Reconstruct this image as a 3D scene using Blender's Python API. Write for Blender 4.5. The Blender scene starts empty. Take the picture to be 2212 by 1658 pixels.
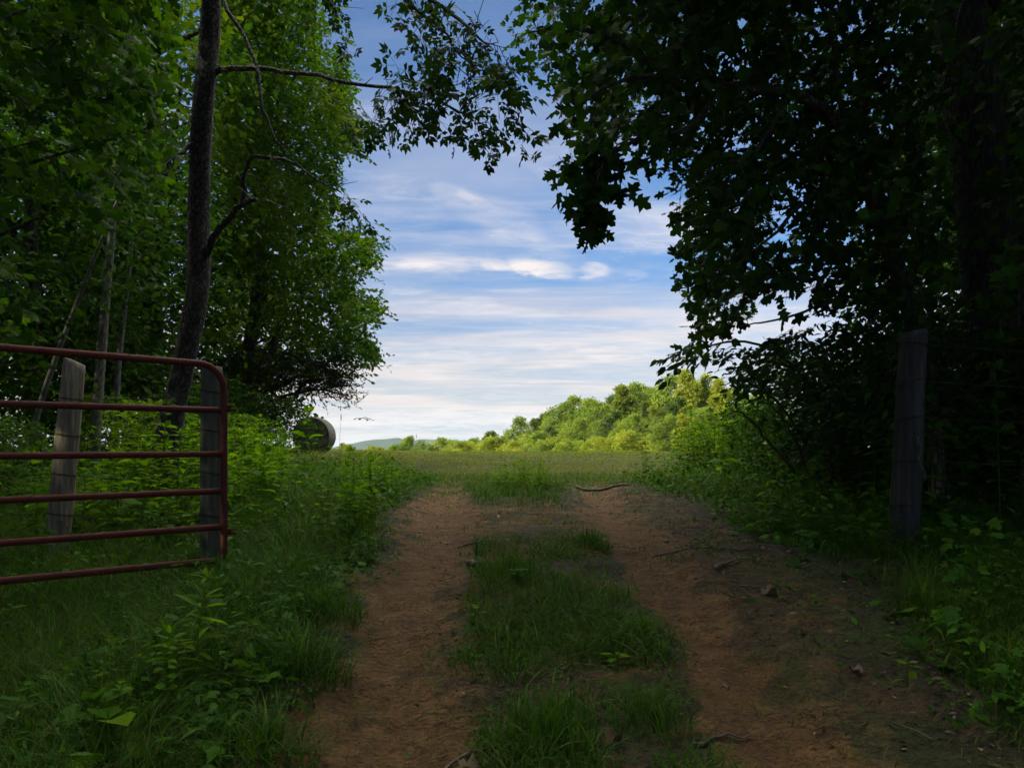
import bpy, math
import numpy as np
from mathutils import Vector

S = bpy.context.scene
COL = S.collection
RNG = np.random.default_rng(11)
PI = math.pi
rad = math.radians

# ------------------------------------------------------------------ camera
CAMZ = 1.45
FPX, CX, HZ = 1640.0, 1106.0, 980.0          # focal length and horizon of the photograph seen 2212 px wide
cam_d = bpy.data.cameras.new('camera')
cam = bpy.data.objects.new('camera', cam_d)
COL.objects.link(cam)
cam.location = (0, 0, CAMZ)
cam.rotation_euler = (rad(90), 0, 0)
cam_d.sensor_width = 36
cam_d.lens = 36 * FPX / 2212
cam_d.shift_y = 151 / 2212
cam_d.clip_start = 0.05
cam_d.clip_end = 20000
S.camera = cam

# ------------------------------------------------------------------ light
SUN_EL, SUN_AZ = rad(17), rad(240)           # azimuth clockwise from +Y: behind the camera, to its left
w = bpy.data.worlds.new('World')
S.world = w
w.use_nodes = True
sun_d = bpy.data.lights.new('sun', 'SUN')
sun_d.energy = 5.0
sun_d.angle = rad(0.6)
sun_d.color = (1.0, 0.87, 0.66)
sun = bpy.data.objects.new('sun', sun_d)
COL.objects.link(sun)
sd = Vector((math.sin(SUN_AZ) * math.cos(SUN_EL), math.cos(SUN_AZ) * math.cos(SUN_EL), math.sin(SUN_EL)))
sun.rotation_euler = sd.to_track_quat('Z', 'Y').to_euler()
sun.location = (-30, -40, 40)
S.view_settings.view_transform = 'Standard'
S.view_settings.look = 'None'
S.view_settings.exposure = 0.6
S.view_settings.gamma = 1.0
S.view_settings.use_curve_mapping = False
try:
    S.cycles.use_denoising = True
    S.cycles.use_adaptive_sampling = False
    S.cycles.max_bounces = 8
    S.cycles.diffuse_bounces = 3
    S.cycles.transmission_bounces = 4
    S.cycles.volume_bounces = 1
except Exception:
    pass


class NT:
    """small helper round a node tree"""
    def __init__(s, tree):
        s.t = tree
        s.n = tree.nodes
        s.n.clear()

    def new(s, typ, **kw):
        n = s.n.new(typ)
        for k, v in kw.items():
            if k.startswith('i_'):
                key = k[2:]
                n.inputs[int(key) if key.isdigit() else key.replace('_', ' ')].default_value = v
            else:
                setattr(n, k, v)
        return n

    def link(s, a, b):
        s.t.links.new(a, b)

    def math(s, op, a, b=None, clamp=False):
        n = s.n.new('ShaderNodeMath')
        n.operation = op
        n.use_clamp = clamp
        for i, v in enumerate((a, b)):
            if v is None:
                continue
            if isinstance(v, (int, float)):
                n.inputs[i].default_value = v
            else:
                s.link(v, n.inputs[i])
        return n.outputs[0]

    def mix(s, fac, a, b, blend='MIX'):
        n = s.n.new('ShaderNodeMix')
        n.data_type = 'RGBA'
        n.blend_type = blend
        n.clamp_factor = True
        for i, v in ((0, fac), (6, a), (7, b)):
            if isinstance(v, (int, float)):
                n.inputs[i].default_value = v
            elif isinstance(v, tuple):
                n.inputs[i].default_value = (*v, 1) if len(v) == 3 else v
            else:
                s.link(v, n.inputs[i])
        return n.outputs[2]

    def ramp(s, fac, stops, interp='LINEAR'):
        n = s.n.new('ShaderNodeValToRGB')
        cr = n.color_ramp
        cr.interpolation = interp
        while len(cr.elements) < len(stops):
            cr.elements.new(0.5)
        for e, (p, c) in zip(cr.elements, stops):
            e.position = p
            e.color = (c, c, c, 1) if isinstance(c, (int, float)) else (*c, 1)
        s.link(fac, n.inputs[0])
        return n.outputs[0]

    def noise(s, vec, scale, detail=4.0, rough=0.55, dist=0.0):
        n = s.n.new('ShaderNodeTexNoise')
        n.inputs['Scale'].default_value = scale
        n.inputs['Detail'].default_value = detail
        n.inputs['Roughness'].default_value = rough
        n.inputs['Distortion'].default_value = dist
        if vec is not None:
            s.link(vec, n.inputs['Vector'])
        return n.outputs[0]


def smooth(nt, v, a, b):
    n = nt.n.new('ShaderNodeMapRange')
    n.interpolation_type = 'SMOOTHSTEP'
    nt.link(v, n.inputs[0])
    n.inputs[1].default_value = a
    n.inputs[2].default_value = b
    n.inputs[3].default_value = 0
    n.inputs[4].default_value = 1
    return n.outputs[0]


def build_world():
    nt = NT(w.node_tree)
    out = nt.new('ShaderNodeOutputWorld')
    bg = nt.new('ShaderNodeBackground')
    nt.link(bg.outputs[0], out.inputs[0])
    ST = 0.08
    K = 0.66                                             # cloud values are set for exposure 0
    bg.inputs[1].default_value = ST
    sky = nt.new('ShaderNodeTexSky', sky_type='NISHITA', sun_disc=False)
    sky.sun_elevation = SUN_EL
    sky.sun_rotation = SUN_AZ
    sky.altitude = 200
    sky.air_density = 1.0
    sky.dust_density = 0.6
    sky.ozone_density = 2.2
    tc = nt.new('ShaderNodeTexCoord')
    sep = nt.new('ShaderNodeSeparateXYZ')
    nt.link(tc.outputs['Generated'], sep.inputs[0])
    x, y, z = sep.outputs
    zz = nt.math('MAXIMUM', z, 0.0)
    den = nt.math('ADD', zz, 0.10)
    px = nt.math('DIVIDE', x, den)
    py = nt.math('DIVIDE', y, den)
    cmb = nt.new('ShaderNodeCombineXYZ')
    nt.link(px, cmb.inputs[0])
    nt.link(nt.math('MULTIPLY', py, 1.35), cmb.inputs[1])
    plane = cmb.outputs[0]
    # a second, sheared set of coordinates for the diagonal wisps
    mp = nt.new('ShaderNodeMapping')
    mp.inputs['Rotation'].default_value = (0, 0, rad(24))
    mp.inputs['Scale'].default_value = (0.55, 1.3, 1)
    nt.link(plane, mp.inputs[0])
    n1 = nt.noise(mp.outputs[0], 1.15, 7, 0.60, 0.5)
    n2 = nt.noise(plane, 0.55, 5, 0.55, 0.3)
    n3 = nt.noise(plane, 4.5, 6, 0.62, 0.4)
    veil = nt.math('ADD', nt.math('MULTIPLY', n1, 0.6), nt.math('MULTIPLY', n2, 0.4))
    veil = smooth(nt, veil, 0.36, 0.60)
    mp2 = nt.new('ShaderNodeMapping')
    mp2.inputs['Rotation'].default_value = (0, 0, rad(-9))
    mp2.inputs['Scale'].default_value = (0.55, 2.6, 1)
    nt.link(plane, mp2.inputs[0])
    streak = smooth(nt, nt.noise(mp2.outputs[0], 1.0, 8, 0.66, 0.7), 0.42, 0.72)
    veil = nt.math('MAXIMUM', veil, nt.math('MULTIPLY', streak, 0.62))
    mott = smooth(nt, nt.noise(mp.outputs[0], 3.1, 8, 0.68, 0.9), 0.44, 0.74)
    veil = nt.math('ADD', veil, nt.math('MULTIPLY', mott, 0.55))
    low = smooth(nt, z, 0.62, 0.0)                       # more cloud towards the horizon
    veil = nt.math('MULTIPLY', veil, nt.math('ADD', nt.math('MULTIPLY', low, 0.88), 0.14))
    # individual clouds: ellipses on the sky (u = tangent of azimuth, v = tangent of height)
    yy = nt.math('MAXIMUM', y, 0.05)
    u = nt.math('DIVIDE', x, yy)
    v = nt.math('DIVIDE', z, yy)
    wob = nt.math('MULTIPLY', nt.math('SUBTRACT', n3, 0.5), 0.028)
    front = smooth(nt, y, 0.1, 0.4)
    total = None

    def blob(u0, v0, ru, rv, slope, amp, soft=1.0):
        nonlocal total
        du = nt.math('SUBTRACT', nt.math('ADD', u, wob), u0)
        dv = nt.math('SUBTRACT', nt.math('SUBTRACT', nt.math('ADD', v, wob), v0), nt.math('MULTIPLY', du, slope))
        a = nt.math('POWER', nt.math('ABSOLUTE', nt.math('DIVIDE', du, ru)), 2.0)
        b = nt.math('POWER', nt.math('ABSOLUTE', nt.math('DIVIDE', dv, rv)), 2.0)
        d = smooth(nt, nt.math('ADD', a, b), 1.0 + soft, 0.0)
        d = nt.math('MULTIPLY', d, nt.math('MULTIPLY', nt.math('ADD', nt.math('MULTIPLY', n3, 1.6), 0.05), amp))
        total = d if total is None else nt.math('MAXIMUM', total, d)

    blob(-0.085, 0.250, 0.085, 0.008, -0.03, 0.95, 3.2)
    blob(0.035, 0.245, 0.035, 0.009, -0.15, 1.1, 2.6)
    blob(0.108, 0.241, 0.016, 0.009, 0.0, 1.0, 2.6)
    blob(0.162, 0.236, 0.020, 0.005, 0.0, 0.5)
    blob(-0.02, 0.312, 0.075, 0.020, -0.52, 0.62, 3.0)
    blob(-0.045, 0.332, 0.03, 0.012, -0.55, 0.75, 2.0)
    blob(0.02, 0.395, 0.10, 0.014, -0.5, 0.5, 3.0)
    blob(-0.02, 0.43, 0.16, 0.035, -0.1, 0.42, 3.0)
    blob(-0.10, 0.36, 0.10, 0.03, 0.2, 0.36, 3.0)
    blob(0.20, 0.300, 0.12, 0.030, 0.05, 0.75, 1.6)
    blob(0.14, 0.140, 0.16, 0.016, -0.05, 0.75, 1.5)
    blob(0.22, 0.120, 0.20, 0.030, 0.0, 0.6, 1.5)
    blob(-0.10, 0.130, 0.13, 0.016, 0.03, 0.7, 1.5)
    blob(-0.13, 0.215, 0.03, 0.004, 0.05, 0.55)
    blob(-0.06, 0.198, 0.05, 0.005, 0.0, 0.5)
    blob(0.0, 0.215, 0.04, 0.004, 0.0, 0.45)
    blob(0.30, 0.17, 0.15, 0.03, 0.0, 0.7, 1.5)
    blob(-0.10, 0.048, 0.20, 0.014, 0.0, 0.9, 2.0)
    blob(0.05, 0.075, 0.25, 0.014, 0.0, 0.55, 2.0)
    blob(-0.05, 0.10, 0.20, 0.012, 0.0, 0.5, 2.0)
    blob(0.07, 0.165, 0.12, 0.010, 0.1, 0.5, 2.5)
    blob(-0.02, 0.185, 0.10, 0.008, -0.1, 0.5, 2.5)
    total = nt.math('MULTIPLY', total, front)
    cl = nt.math('MAXIMUM', veil, total, clamp=True)
    warm = smooth(nt, z, 0.26, 0.02)
    ccol = nt.mix(warm, (0.50, 0.57, 0.76), (0.90, 0.77, 0.67))
    bright = nt.mix(total, ccol, (0.97, 0.90, 0.88))
    scl = nt.mix(1.0, bright, (K / ST, K / ST, K / ST), 'MULTIPLY')
    tint = nt.mix(1.0, sky.outputs[0], (0.35, 0.92, 1.42), 'MULTIPLY')
    hor = smooth(nt, z, 0.30, 0.02)
    tint = nt.mix(nt.math('MULTIPLY', hor, 0.70), tint, nt.mix(1.0, (0.60, 0.58, 0.60), (K / ST,) * 3, 'MULTIPLY'))
    # unseen bright cloud sheet added overhead and ahead to light the ground
    fill_deck = nt.math('MULTIPLY', smooth(nt, z, 0.56, 0.80), smooth(nt, y, -0.35, 0.25))
    n4 = nt.noise(plane, 1.6, 6, .6, .3)
    cl = nt.math('MAXIMUM', cl, nt.math('MULTIPLY', fill_deck, nt.math('ADD', nt.math('MULTIPLY', smooth(nt, n4, .3, .6), .5), .5)))
    scl = nt.mix(fill_deck, scl, (8.4 / ST, 8.0 / ST, 7.0 / ST))
    colr = nt.mix(cl, tint, scl)
    nt.link(colr, bg.inputs[0])


build_world()


# ------------------------------------------------------------------ noise in numpy
def _h(ix, iy, iz, seed):
    n = (ix.astype(np.int64) * 374761393 + iy.astype(np.int64) * 668265263 + iz.astype(np.int64) * 2147483647 + seed * 974634777) & 0xFFFFFFFF
    n = ((n ^ (n >> 13)) * 1274126177) & 0xFFFFFFFF
    n = ((n ^ (n >> 16)) * 2246822519) & 0xFFFFFFFF
    return ((n ^ (n >> 15)) & 0xFFFFFF) / float(0xFFFFFF)


def vnoise(x, y, z=None, seed=0):
    x = np.asarray(x, float)
    y = np.asarray(y, float)
    z = np.zeros_like(x) if z is None else np.asarray(z, float)
    ix, iy, iz = np.floor(x), np.floor(y), np.floor(z)
    fx, fy, fz = x - ix, y - iy, z - iz
    fx, fy, fz = (f * f * (3 - 2 * f) for f in (fx, fy, fz))
    r = 0
    for a in (0, 1):
        for b in (0, 1):
            for c in (0, 1):
                wgt = (fx if a else 1 - fx) * (fy if b else 1 - fy) * (fz if c else 1 - fz)
                r = r + wgt * _h(ix + a, iy + b, iz + c, seed)
    return r


def fbm(x, y, z=None, oct=4, seed=0):
    r, a, t = 0, 1.0, 0.0
    f = 1.0
    for k in range(oct):
        r = r + a * vnoise(np.asarray(x) * f, np.asarray(y) * f, None if z is None else np.asarray(z) * f, seed + k * 17)
        t += a
        a *= 0.5
        f *= 2.03
    return r / t


def sstep(v, a, b):
    t = np.clip((np.asarray(v, float) - a) / (b - a), 0, 1)
    return t * t * (3 - 2 * t)


def unit(v):
    v = np.asarray(v, float)
    return v / np.maximum(np.linalg.norm(v, axis=-1, keepdims=True), 1e-9)


def at(px, py, Y):
    """point of the place seen at a pixel of the 2212 px wide photograph, Y metres ahead"""
    return np.array(((px - CX) / FPX * Y, Y, CAMZ + (HZ - py) / FPX * Y))


# ------------------------------------------------------------------ terrain
_py = [-4000, -300, -60, -10, 0, 2.5, 5, 8, 12, 20, 30, 40, 48, 60, 80, 120, 200, 400, 1000, 3000, 9000]
_pz = [-60, -12, -4.2, -1.1, 0, .42, .73, .87, 1.0, 1.2, 1.40, 1.53, 1.56, 1.40, .4, -3, -9, -18, -30, -50, -120]
_ty = np.arange(-60, 140, 0.25)
_tz = np.interp(_ty, _py, _pz)
_k = np.exp(-0.5 * (np.arange(-12, 13) * 0.25 / 1.1) ** 2)
_tz[12:-12] = np.convolve(_tz, _k / _k.sum(), 'valid')


def xl(y): return np.interp(y, [-2, 2.5, 4.6, 8, 12, 16], [-.72, -.77, -.89, -1.05, -1.28, -1.6])
def xli(y): return np.interp(y, [-2, 2.5, 3.5, 4.6, 8, 12], [-.12, -.16, -.29, -.30, -.44, -.80])
def xri(y): return np.interp(y, [-2, 2.5, 3.5, 4.6, 8, 12], [.8, .78, .73, .63, .66, .92])
def xro(y): return np.interp(y, [-2, 2.5, 3.5, 4.6, 6.3, 9, 12], [1.2, 1.18, 1.10, 1.12, 1.28, 1.34, 1.36])
def xrl(y): return np.interp(y, [-2, 2.5, 3.5, 4.6, 6.3, 9, 12], [1.5, 1.52, 1.68, 1.95, 1.92, 1.8, 1.6])


def height(x, y, fine=True):
    x = np.asarray(x, float)
    y = np.asarray(y, float)
    z = np.where((y > -59) & (y < 139), np.interp(y, _ty, _tz), np.interp(y, _py, _pz))
    d = np.hypot(x, y)
    near = sstep(d, 45, 15)
    z = z + near * (fbm(x * .45, y * .45, oct=3, seed=3) - .5) * .16
    z = z + sstep(d, 60, 200) * (fbm(x * .008, y * .008, oct=3, seed=9) - .5) * 7
    z = z + sstep(x, 14, 80) * sstep(y, 55, 110) * 1.2          # the rise under the far trees
    z = z + sstep(-x, 5, 14) * sstep(y, 15, 30) * 0.22
    z = z - .17 * sstep(-x, 1.1, 2.0) * sstep(y, 7.6, 5.9) * sstep(y, 0, 1.5)
    if fine:
        band = sstep(y, 14, 11) * sstep(y, -6, -2)
        for a, b in ((xl(y), xli(y)), (xri(y), xro(y))):
            c, h = (a + b) / 2, (b - a) / 2
            z = z - band * .055 * np.clip(1 - ((x - c) / (h * 1.15)) ** 2, 0, 1)
        inn = sstep(d, 16, 9)
        z = z + inn * (fbm(x * 3.1, y * 3.1, oct=3, seed=21) - .5) * .05
        z = z + inn * (fbm(x * 13, y * 13, oct=3, seed=22) - .5) * .038
    return z


def gz(x, y):
    return float(height(np.array([x]), np.array([y]))[0])


def dirt_mask(x, y):
    """0 grown over .. 1 bare red earth"""
    n = (fbm(x * 3.6, y * 3.6, oct=5, seed=31) - .5) * 1.3
    e = .13
    def band(a, b):
        return sstep(x + n * .55, a - e, a + e) * sstep(x + n * .55, b + e, b - e)
    fade = sstep(y + n * 7, 13.4, 8.8)
    ruts = np.maximum(band(xl(y), xli(y)), band(xri(y), xro(y)))
    mid = band(xli(y) - .1, xri(y) + .1) * (.44 + .30 * sstep(y, 4.6, 6.0) * sstep(y, 8.6, 7.4)) * sstep(y, 9.6, 8.2) * (.75 + n * 1.3)
    lit = band(xro(y) - .1, xrl(y)) * .42
    return np.clip(np.maximum(np.maximum(ruts, mid), lit) * fade, 0, 1)


# ------------------------------------------------------------------ meshes
class MB:
    def __init__(s):
        s.v, s.f3, s.f4, s.r = [], [], [], []
        s.n = 0

    def add(s, v, f3=None, f4=None, r=0.5):
        v = np.asarray(v, float).reshape(-1, 3)
        if not len(v):
            return
        s.v.append(v)
        if f3 is not None and len(f3):
            s.f3.append(np.asarray(f3, np.int64) + s.n)
        if f4 is not None and len(f4):
            s.f4.append(np.asarray(f4, np.int64) + s.n)
        s.r.append(np.broadcast_to(np.asarray(r, float), (len(v),)).copy())
        s.n += len(v)

    def mesh(s, name, mat, off=(0, 0, 0), shade=True):
        v = np.concatenate(s.v) - np.asarray(off, float)
        f3 = np.concatenate(s.f3) if s.f3 else np.zeros((0, 3), np.int64)
        f4 = np.concatenate(s.f4) if s.f4 else np.zeros((0, 4), np.int64)
        me = bpy.data.meshes.new(name)
        me.vertices.add(len(v))
        me.vertices.foreach_set('co', v.astype(np.float32).ravel())
        nl = f3.size + f4.size
        me.loops.add(nl)
        me.loops.foreach_set('vertex_index', np.concatenate((f3.ravel(), f4.ravel())).astype(np.int32))
        nf = len(f3) + len(f4)
        me.polygons.add(nf)
        st = np.concatenate((np.arange(len(f3)) * 3, f3.size + np.arange(len(f4)) * 4)).astype(np.int32)
        me.polygons.foreach_set('loop_start', st)
        me.polygons.foreach_set('use_smooth', np.full(nf, shade))
        a = me.attributes.new('rnd', 'FLOAT', 'POINT')
        a.data.foreach_set('value', np.concatenate(s.r).astype(np.float32))
        me.materials.append(mat)
        me.update(calc_edges=True)
        return me

    def build(s, name, mat, parent=None, off=(0, 0, 0), shade=True):
        o = bpy.data.objects.new(name, s.mesh(name, mat, off, shade))
        COL.objects.link(o)
        if parent is not None:
            o.parent = parent
        return o


def tag(o, label=None, cat=None, group=None, kind=None):
    for k, v in (('label', label), ('category', cat), ('group', group), ('kind', kind)):
        if v:
            o[k] = v
    return o


def thing(name, label, cat, loc=(0, 0, 0), rz=0.0, group=None, sc=1.0):
    o = bpy.data.objects.new(name, None)
    o.empty_display_size = 0.1
    COL.objects.link(o)
    o.location = loc
    o.rotation_euler = (0, 0, rz)
    o.scale = (sc, sc, sc) if isinstance(sc, (int, float)) else sc
    return tag(o, label, cat, group)


def dup(root, loc, rz=0.0, sc=1.0, label=None, group=None):
    c = root.copy()
    COL.objects.link(c)
    c.location = loc
    c.rotation_euler = (0, 0, rz)
    c.scale = (sc, sc, sc) if isinstance(sc, (int, float)) else sc
    tag(c, label, None, group)
    for ch in list(root.children):
        d = ch.copy()
        COL.objects.link(d)
        d.parent = c
        for g in ch.children:
            e = g.copy()
            COL.objects.link(e)
            e.parent = d
    return c


def spline(pts, n=24):
    """Catmull-Rom through the given points"""
    p = np.asarray(pts, float)
    if len(p) < 3:
        t = np.linspace(0, 1, n)[:, None]
        return p[0] + (p[-1] - p[0]) * t
    q = np.vstack((2 * p[0] - p[1], p, 2 * p[-1] - p[-2]))
    ts = np.linspace(0, len(p) - 1, n)
    i = np.minimum(ts.astype(int), len(p) - 2)
    t = (ts - i)[:, None]
    a, b, c, d = q[i], q[i + 1], q[i + 2], q[i + 3]
    return .5 * (2 * b + (c - a) * t + (2 * a - 5 * b + 4 * c - d) * t ** 2 + (3 * b - a - 3 * c + d) * t ** 3)


def tube(mb, pts, r, sides=8, rough=0.0, cap=True, rnd=0.5, seed=0):
    p = np.asarray(pts, float)
    n = len(p)
    r = np.interp(np.linspace(0, 1, n), np.linspace(0, 1, len(np.atleast_1d(r))), np.atleast_1d(r)) if np.ndim(r) else np.full(n, r)
    tan = unit(np.gradient(p, axis=0))
    ref = np.array((0, 0, 1.0)) if abs(tan[0][2]) < .9 else np.array((1.0, 0, 0))
    u = unit(np.cross(tan[0], ref))
    U = []
    for k in range(n):
        u = unit(u - tan[k] * np.dot(u, tan[k]))
        U.append(u)
    U = np.array(U)
    V = np.cross(tan, U)
    a = np.arange(sides) * 2 * PI / sides
    rr = np.repeat(r[:, None], sides, 1)
    if rough:
        L = np.concatenate(([0], np.cumsum(np.linalg.norm(np.diff(p, axis=0), axis=1))))
        rr = rr * (1 + rough * (fbm(np.cos(a)[None, :] * 2.2 + L[:, None] * .8, np.sin(a)[None, :] * 2.2, L[:, None] * 1.6, oct=3, seed=seed) - .5) * 2)
    ring = p[:, None, :] + rr[..., None] * (np.cos(a)[None, :, None] * U[:, None, :] + np.sin(a)[None, :, None] * V[:, None, :])
    v = ring.reshape(-1, 3)
    i = np.arange(n - 1)[:, None] * sides
    j = np.arange(sides)[None, :]
    j2 = (j + 1) % sides
    f = np.stack((i + j, i + j2, i + sides + j2, i + sides + j), -1).reshape(-1, 4)
    f3 = []
    if cap:
        v = np.vstack((v, p[:1], p[-1:]))
        c0, c1 = n * sides, n * sides + 1
        for k in range(sides):
            f3.append((c0, (k + 1) % sides, k))
            f3.append((c1, (n - 1) * sides + k, (n - 1) * sides + (k + 1) % sides))
    mb.add(v, f3, f, rnd)


def box(mb, c, s, rz=0.0, rnd=.5):
    c = np.asarray(c, float)
    h = np.asarray(s, float) / 2
    v = np.array([(x, y, z) for x in (-1, 1) for y in (-1, 1) for z in (-1, 1)], float) * h
    ca, sa = math.cos(rz), math.sin(rz)
    v = np.stack((v[:, 0] * ca - v[:, 1] * sa, v[:, 0] * sa + v[:, 1] * ca, v[:, 2]), 1) + c
    mb.add(v, None, [(0, 1, 3, 2), (4, 6, 7, 5), (0, 4, 5, 1), (2, 3, 7, 6), (0, 2, 6, 4), (1, 5, 7, 3)], rnd)


# ------------------------------------------------------------------ leaf shapes (x along the leaf, z its normal)
def _fan(outline, bow=0.0):
    o = np.array([(x, y, 0.0) for x, y in outline])
    v = np.vstack((o, [[.38, 0, 0.0]]))
    v[:, 2] = -np.abs(v[:, 1]) * .18 - bow * (v[:, 0] - .3) ** 2
    n = len(o)
    return v, np.array([(n, k, (k + 1) % n) for k in range(n)]), None


MAPLE = _fan([(0, 0), (-.06, .22), (.10, .46), (.24, .26), (.56, .56), (.60, .20), (.80, .22), (1.0, 0),
              (.80, -.22), (.60, -.20), (.56, -.56), (.24, -.26), (.10, -.46), (-.06, -.22)], .15)
TULIP = _fan([(0, 0), (.02, .24), (.16, .50), (.36, .40), (.62, .56), (.78, .30), (.92, .20), (.86, 0),
              (.92, -.20), (.78, -.30), (.62, -.56), (.36, -.40), (.16, -.50), (.02, -.24)], .15)


def _oval(wd=.22, fold=.35, bow=.12):
    v = np.array([(0, 0, 0), (.28, wd * .92, 0), (.65, wd * .86, 0), (1, 0, 0), (.65, -wd * .86, 0), (.28, -wd * .92, 0), (.30, 0, 0), (.66, 0, 0)], float)
    v[:, 2] = np.abs(v[:, 1]) * fold - bow * v[:, 0] ** 2
    return v, np.array([(0, 6, 1), (3, 2, 7), (0, 5, 6), (3, 7, 4)]), np.array([(6, 7, 2, 1), (6, 5, 4, 7)])


OVAL = _oval(.24)
LANCE = _oval(.13)
BROAD = _oval(.34, .25, .2)


def _rhomb(wd=.3):
    v = np.array([(0, 0, 0), (.45, wd, .05), (1, 0, -.08), (.45, -wd, .05)], float)
    return v, np.array([(0, 2, 1), (0, 3, 2)]), None


RHOMB = _rhomb(.30)
SLIM = _rhomb(.13)


def _compound(pairs=2, l=.42, wd=.15):
    V, F = [], []
    n = 0
    spec = [(.98, 0, 1.0)]
    for k in range(pairs):
        x = .95 - .38 * (k + .3) / pairs * 1.6
        for sgn in (1, -1):
            spec.append((x, sgn * (.75 + .35 * k), 1.0 - .18 * k))
    for x, ang, s in spec:
        q = np.array([(0, 0, 0), (.5, wd / l * 1.1, .03), (1, 0, -.12), (.5, -wd / l * 1.1, .03)], float) * l * s
        ca, sa = math.cos(ang), math.sin(ang)
        r = np.stack((q[:, 0] * ca - q[:, 1] * sa + x * .62, q[:, 0] * sa + q[:, 1] * ca, q[:, 2]), 1)
        V.append(r)
        F += [(n, n + 2, n + 1), (n, n + 3, n + 2)]
        n += 4
    # leaf stalk
    V.append(np.array([(0, .008, 0), (0, -.008, 0), (.62, .006, 0), (.62, -.006, 0)], float))
    F += [(n, n + 1, n + 3), (n, n + 3, n + 2)]
    return np.vstack(V), np.array(F), None


HICKORY = _compound(2, .44, .105)
CURL = (np.array([(0, 0, 0), (.2, .10, .06), (.5, .17, .16), (.8, .10, .10), (1.0, .02, .02), (.75, -.12, .01), (.5, -.20, .06), (.2, -.14, .08), (.5, 0, -.02)], float),
        np.array([(8, k, (k + 1) % 8) for k in range(8)]), None)
DRY = (lambda t: (np.stack((t[0][:, 0], t[0][:, 1] * .8, .55 * t[0][:, 1] ** 2 * 2 - .22 * (t[0][:, 0] - .4) ** 2 + .16 * np.sin(t[0][:, 0] * 9 + t[0][:, 1] * 5)), 1), t[1], None))(TULIP)


def place(mb, tm, P, X, N, size, rnd):
    """put leaf template tm at P pointing along X with normal N"""
    tv, t3, t4 = tm
    n = len(P)
    if n == 0:
        return
    X = unit(X)
    Y = unit(np.cross(N, X))
    Z = np.cross(X, Y)
    size = np.broadcast_to(size, (n,))
    B = np.stack((X, Y, Z), 1) * size[:, None, None]
    v = P[:, None, :] + np.einsum('kc,ncd->nkd', tv, B)
    k = len(tv)
    off = (np.arange(n) * k)[:, None, None]
    f3 = (t3[None] + off).reshape(-1, 3) if t3 is not None else None
    f4 = (t4[None] + off).reshape(-1, 4) if t4 is not None else None
    mb.add(v.reshape(-1, 3), f3, f4, np.repeat(np.broadcast_to(rnd, (n,)), k))


def thin_stems(mb, A, B, C, r0, r1):
    """many three-sided bent stems A -> B -> C"""
    n = len(A)
    if n == 0:
        return
    r0 = np.broadcast_to(r0, (n,))
    r1 = np.broadcast_to(r1, (n,))
    T = unit(C - A)
    ref = np.where(np.abs(T[:, 2:3]) > .9, np.array([[1.0, 0, 0]]), np.array([[0, 0, 1.0]]))
    U = unit(np.cross(T, ref))
    V = np.cross(T, U)
    vs = []
    for P, rr in ((A, r0), (B, (r0 + r1) / 2), (C, r1)):
        for k in range(3):
            a = k * 2 * PI / 3
            vs.append(P + (U * math.cos(a) + V * math.sin(a)) * rr[:, None])
    v = np.stack(vs, 1)
    f = []
    for s in (0, 3):
        for k in range(3):
            f.append((s + k, s + (k + 1) % 3, s + 3 + (k + 1) % 3, s + 3 + k))
    f = (np.array(f)[None] + (np.arange(n) * 9)[:, None, None]).reshape(-1, 4)
    mb.add(v.reshape(-1, 3), None, f, .5)


def sprays(ml, mt, C, D, L, k, tm, size, rng, droop=.35, hang=.3, nj=.5, pet=.25, twig=.004, rbase=None, rj=.25, jit=.35, mid=.5):
    """leafy twigs: C start, D direction, L length, k leaves each side by side along it"""
    n = len(C)
    if n == 0:
        return
    D = unit(D)
    up = np.array((0, 0, 1.0))
    W = unit(np.cross(D, up) + rng.normal(0, .05, (n, 3)))
    L = np.broadcast_to(L, (n,))[:, None]
    C = C - D * L * mid
    rb = rng.random(n) if rbase is None else rbase
    for j in range(k):
        s = (j + .6) / k
        P = C + D * L * s
        P[:, 2] -= (droop * L[:, 0] * s * s)
        sg = 1 if j % 2 else -1
        if j == k - 1:
            sg = 0
        X = unit(D * (.45 + .6 * (sg == 0)) + W * sg * .9 + rng.normal(0, jit, (n, 3)) - up * hang)
        N = unit(up * (1 - nj) + D * .25 + rng.normal(0, nj, (n, 3)))
        sz = size * rng.uniform(.65, 1.25, n)
        P2 = P + X * (pet * sz)[:, None]
        place(ml, tm, P2, X, N, sz, np.clip(rb + rng.normal(0, rj, n) * .6, 0, 1))
    if mt is not None:
        M = C + D * L * .5
        M[:, 2] -= droop * L[:, 0] * .25
        E = C + D * L * .95
        E[:, 2] -= droop * L[:, 0] * .9
        thin_stems(mt, C, M, E, twig, twig * .4)


def in_poly(px, py, poly):
    poly = np.asarray(poly, float)
    x1, y1 = poly[:, 0], poly[:, 1]
    x2, y2 = np.roll(x1, -1), np.roll(y1, -1)
    px = px[:, None]
    py = py[:, None]
    c = ((y1 > py) != (y2 > py)) & (px < (x2 - x1) * (py - y1) / (y2 - y1 + 1e-12) + x1)
    return c.sum(1) % 2 == 1


def inside(C, D, L, poly, tol=.5):
    """which twigs of length L along D stay within the outline"""
    D = unit(D)
    ok = np.ones(len(C), bool)
    for sg in (-tol, tol):
        E = C + D * (np.broadcast_to(L, (len(C),)) * sg)[:, None]
        ok &= in_poly(CX + E[:, 0] / E[:, 1] * FPX, HZ - (E[:, 2] - CAMZ) / E[:, 1] * FPX, poly)
    return ok


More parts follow.
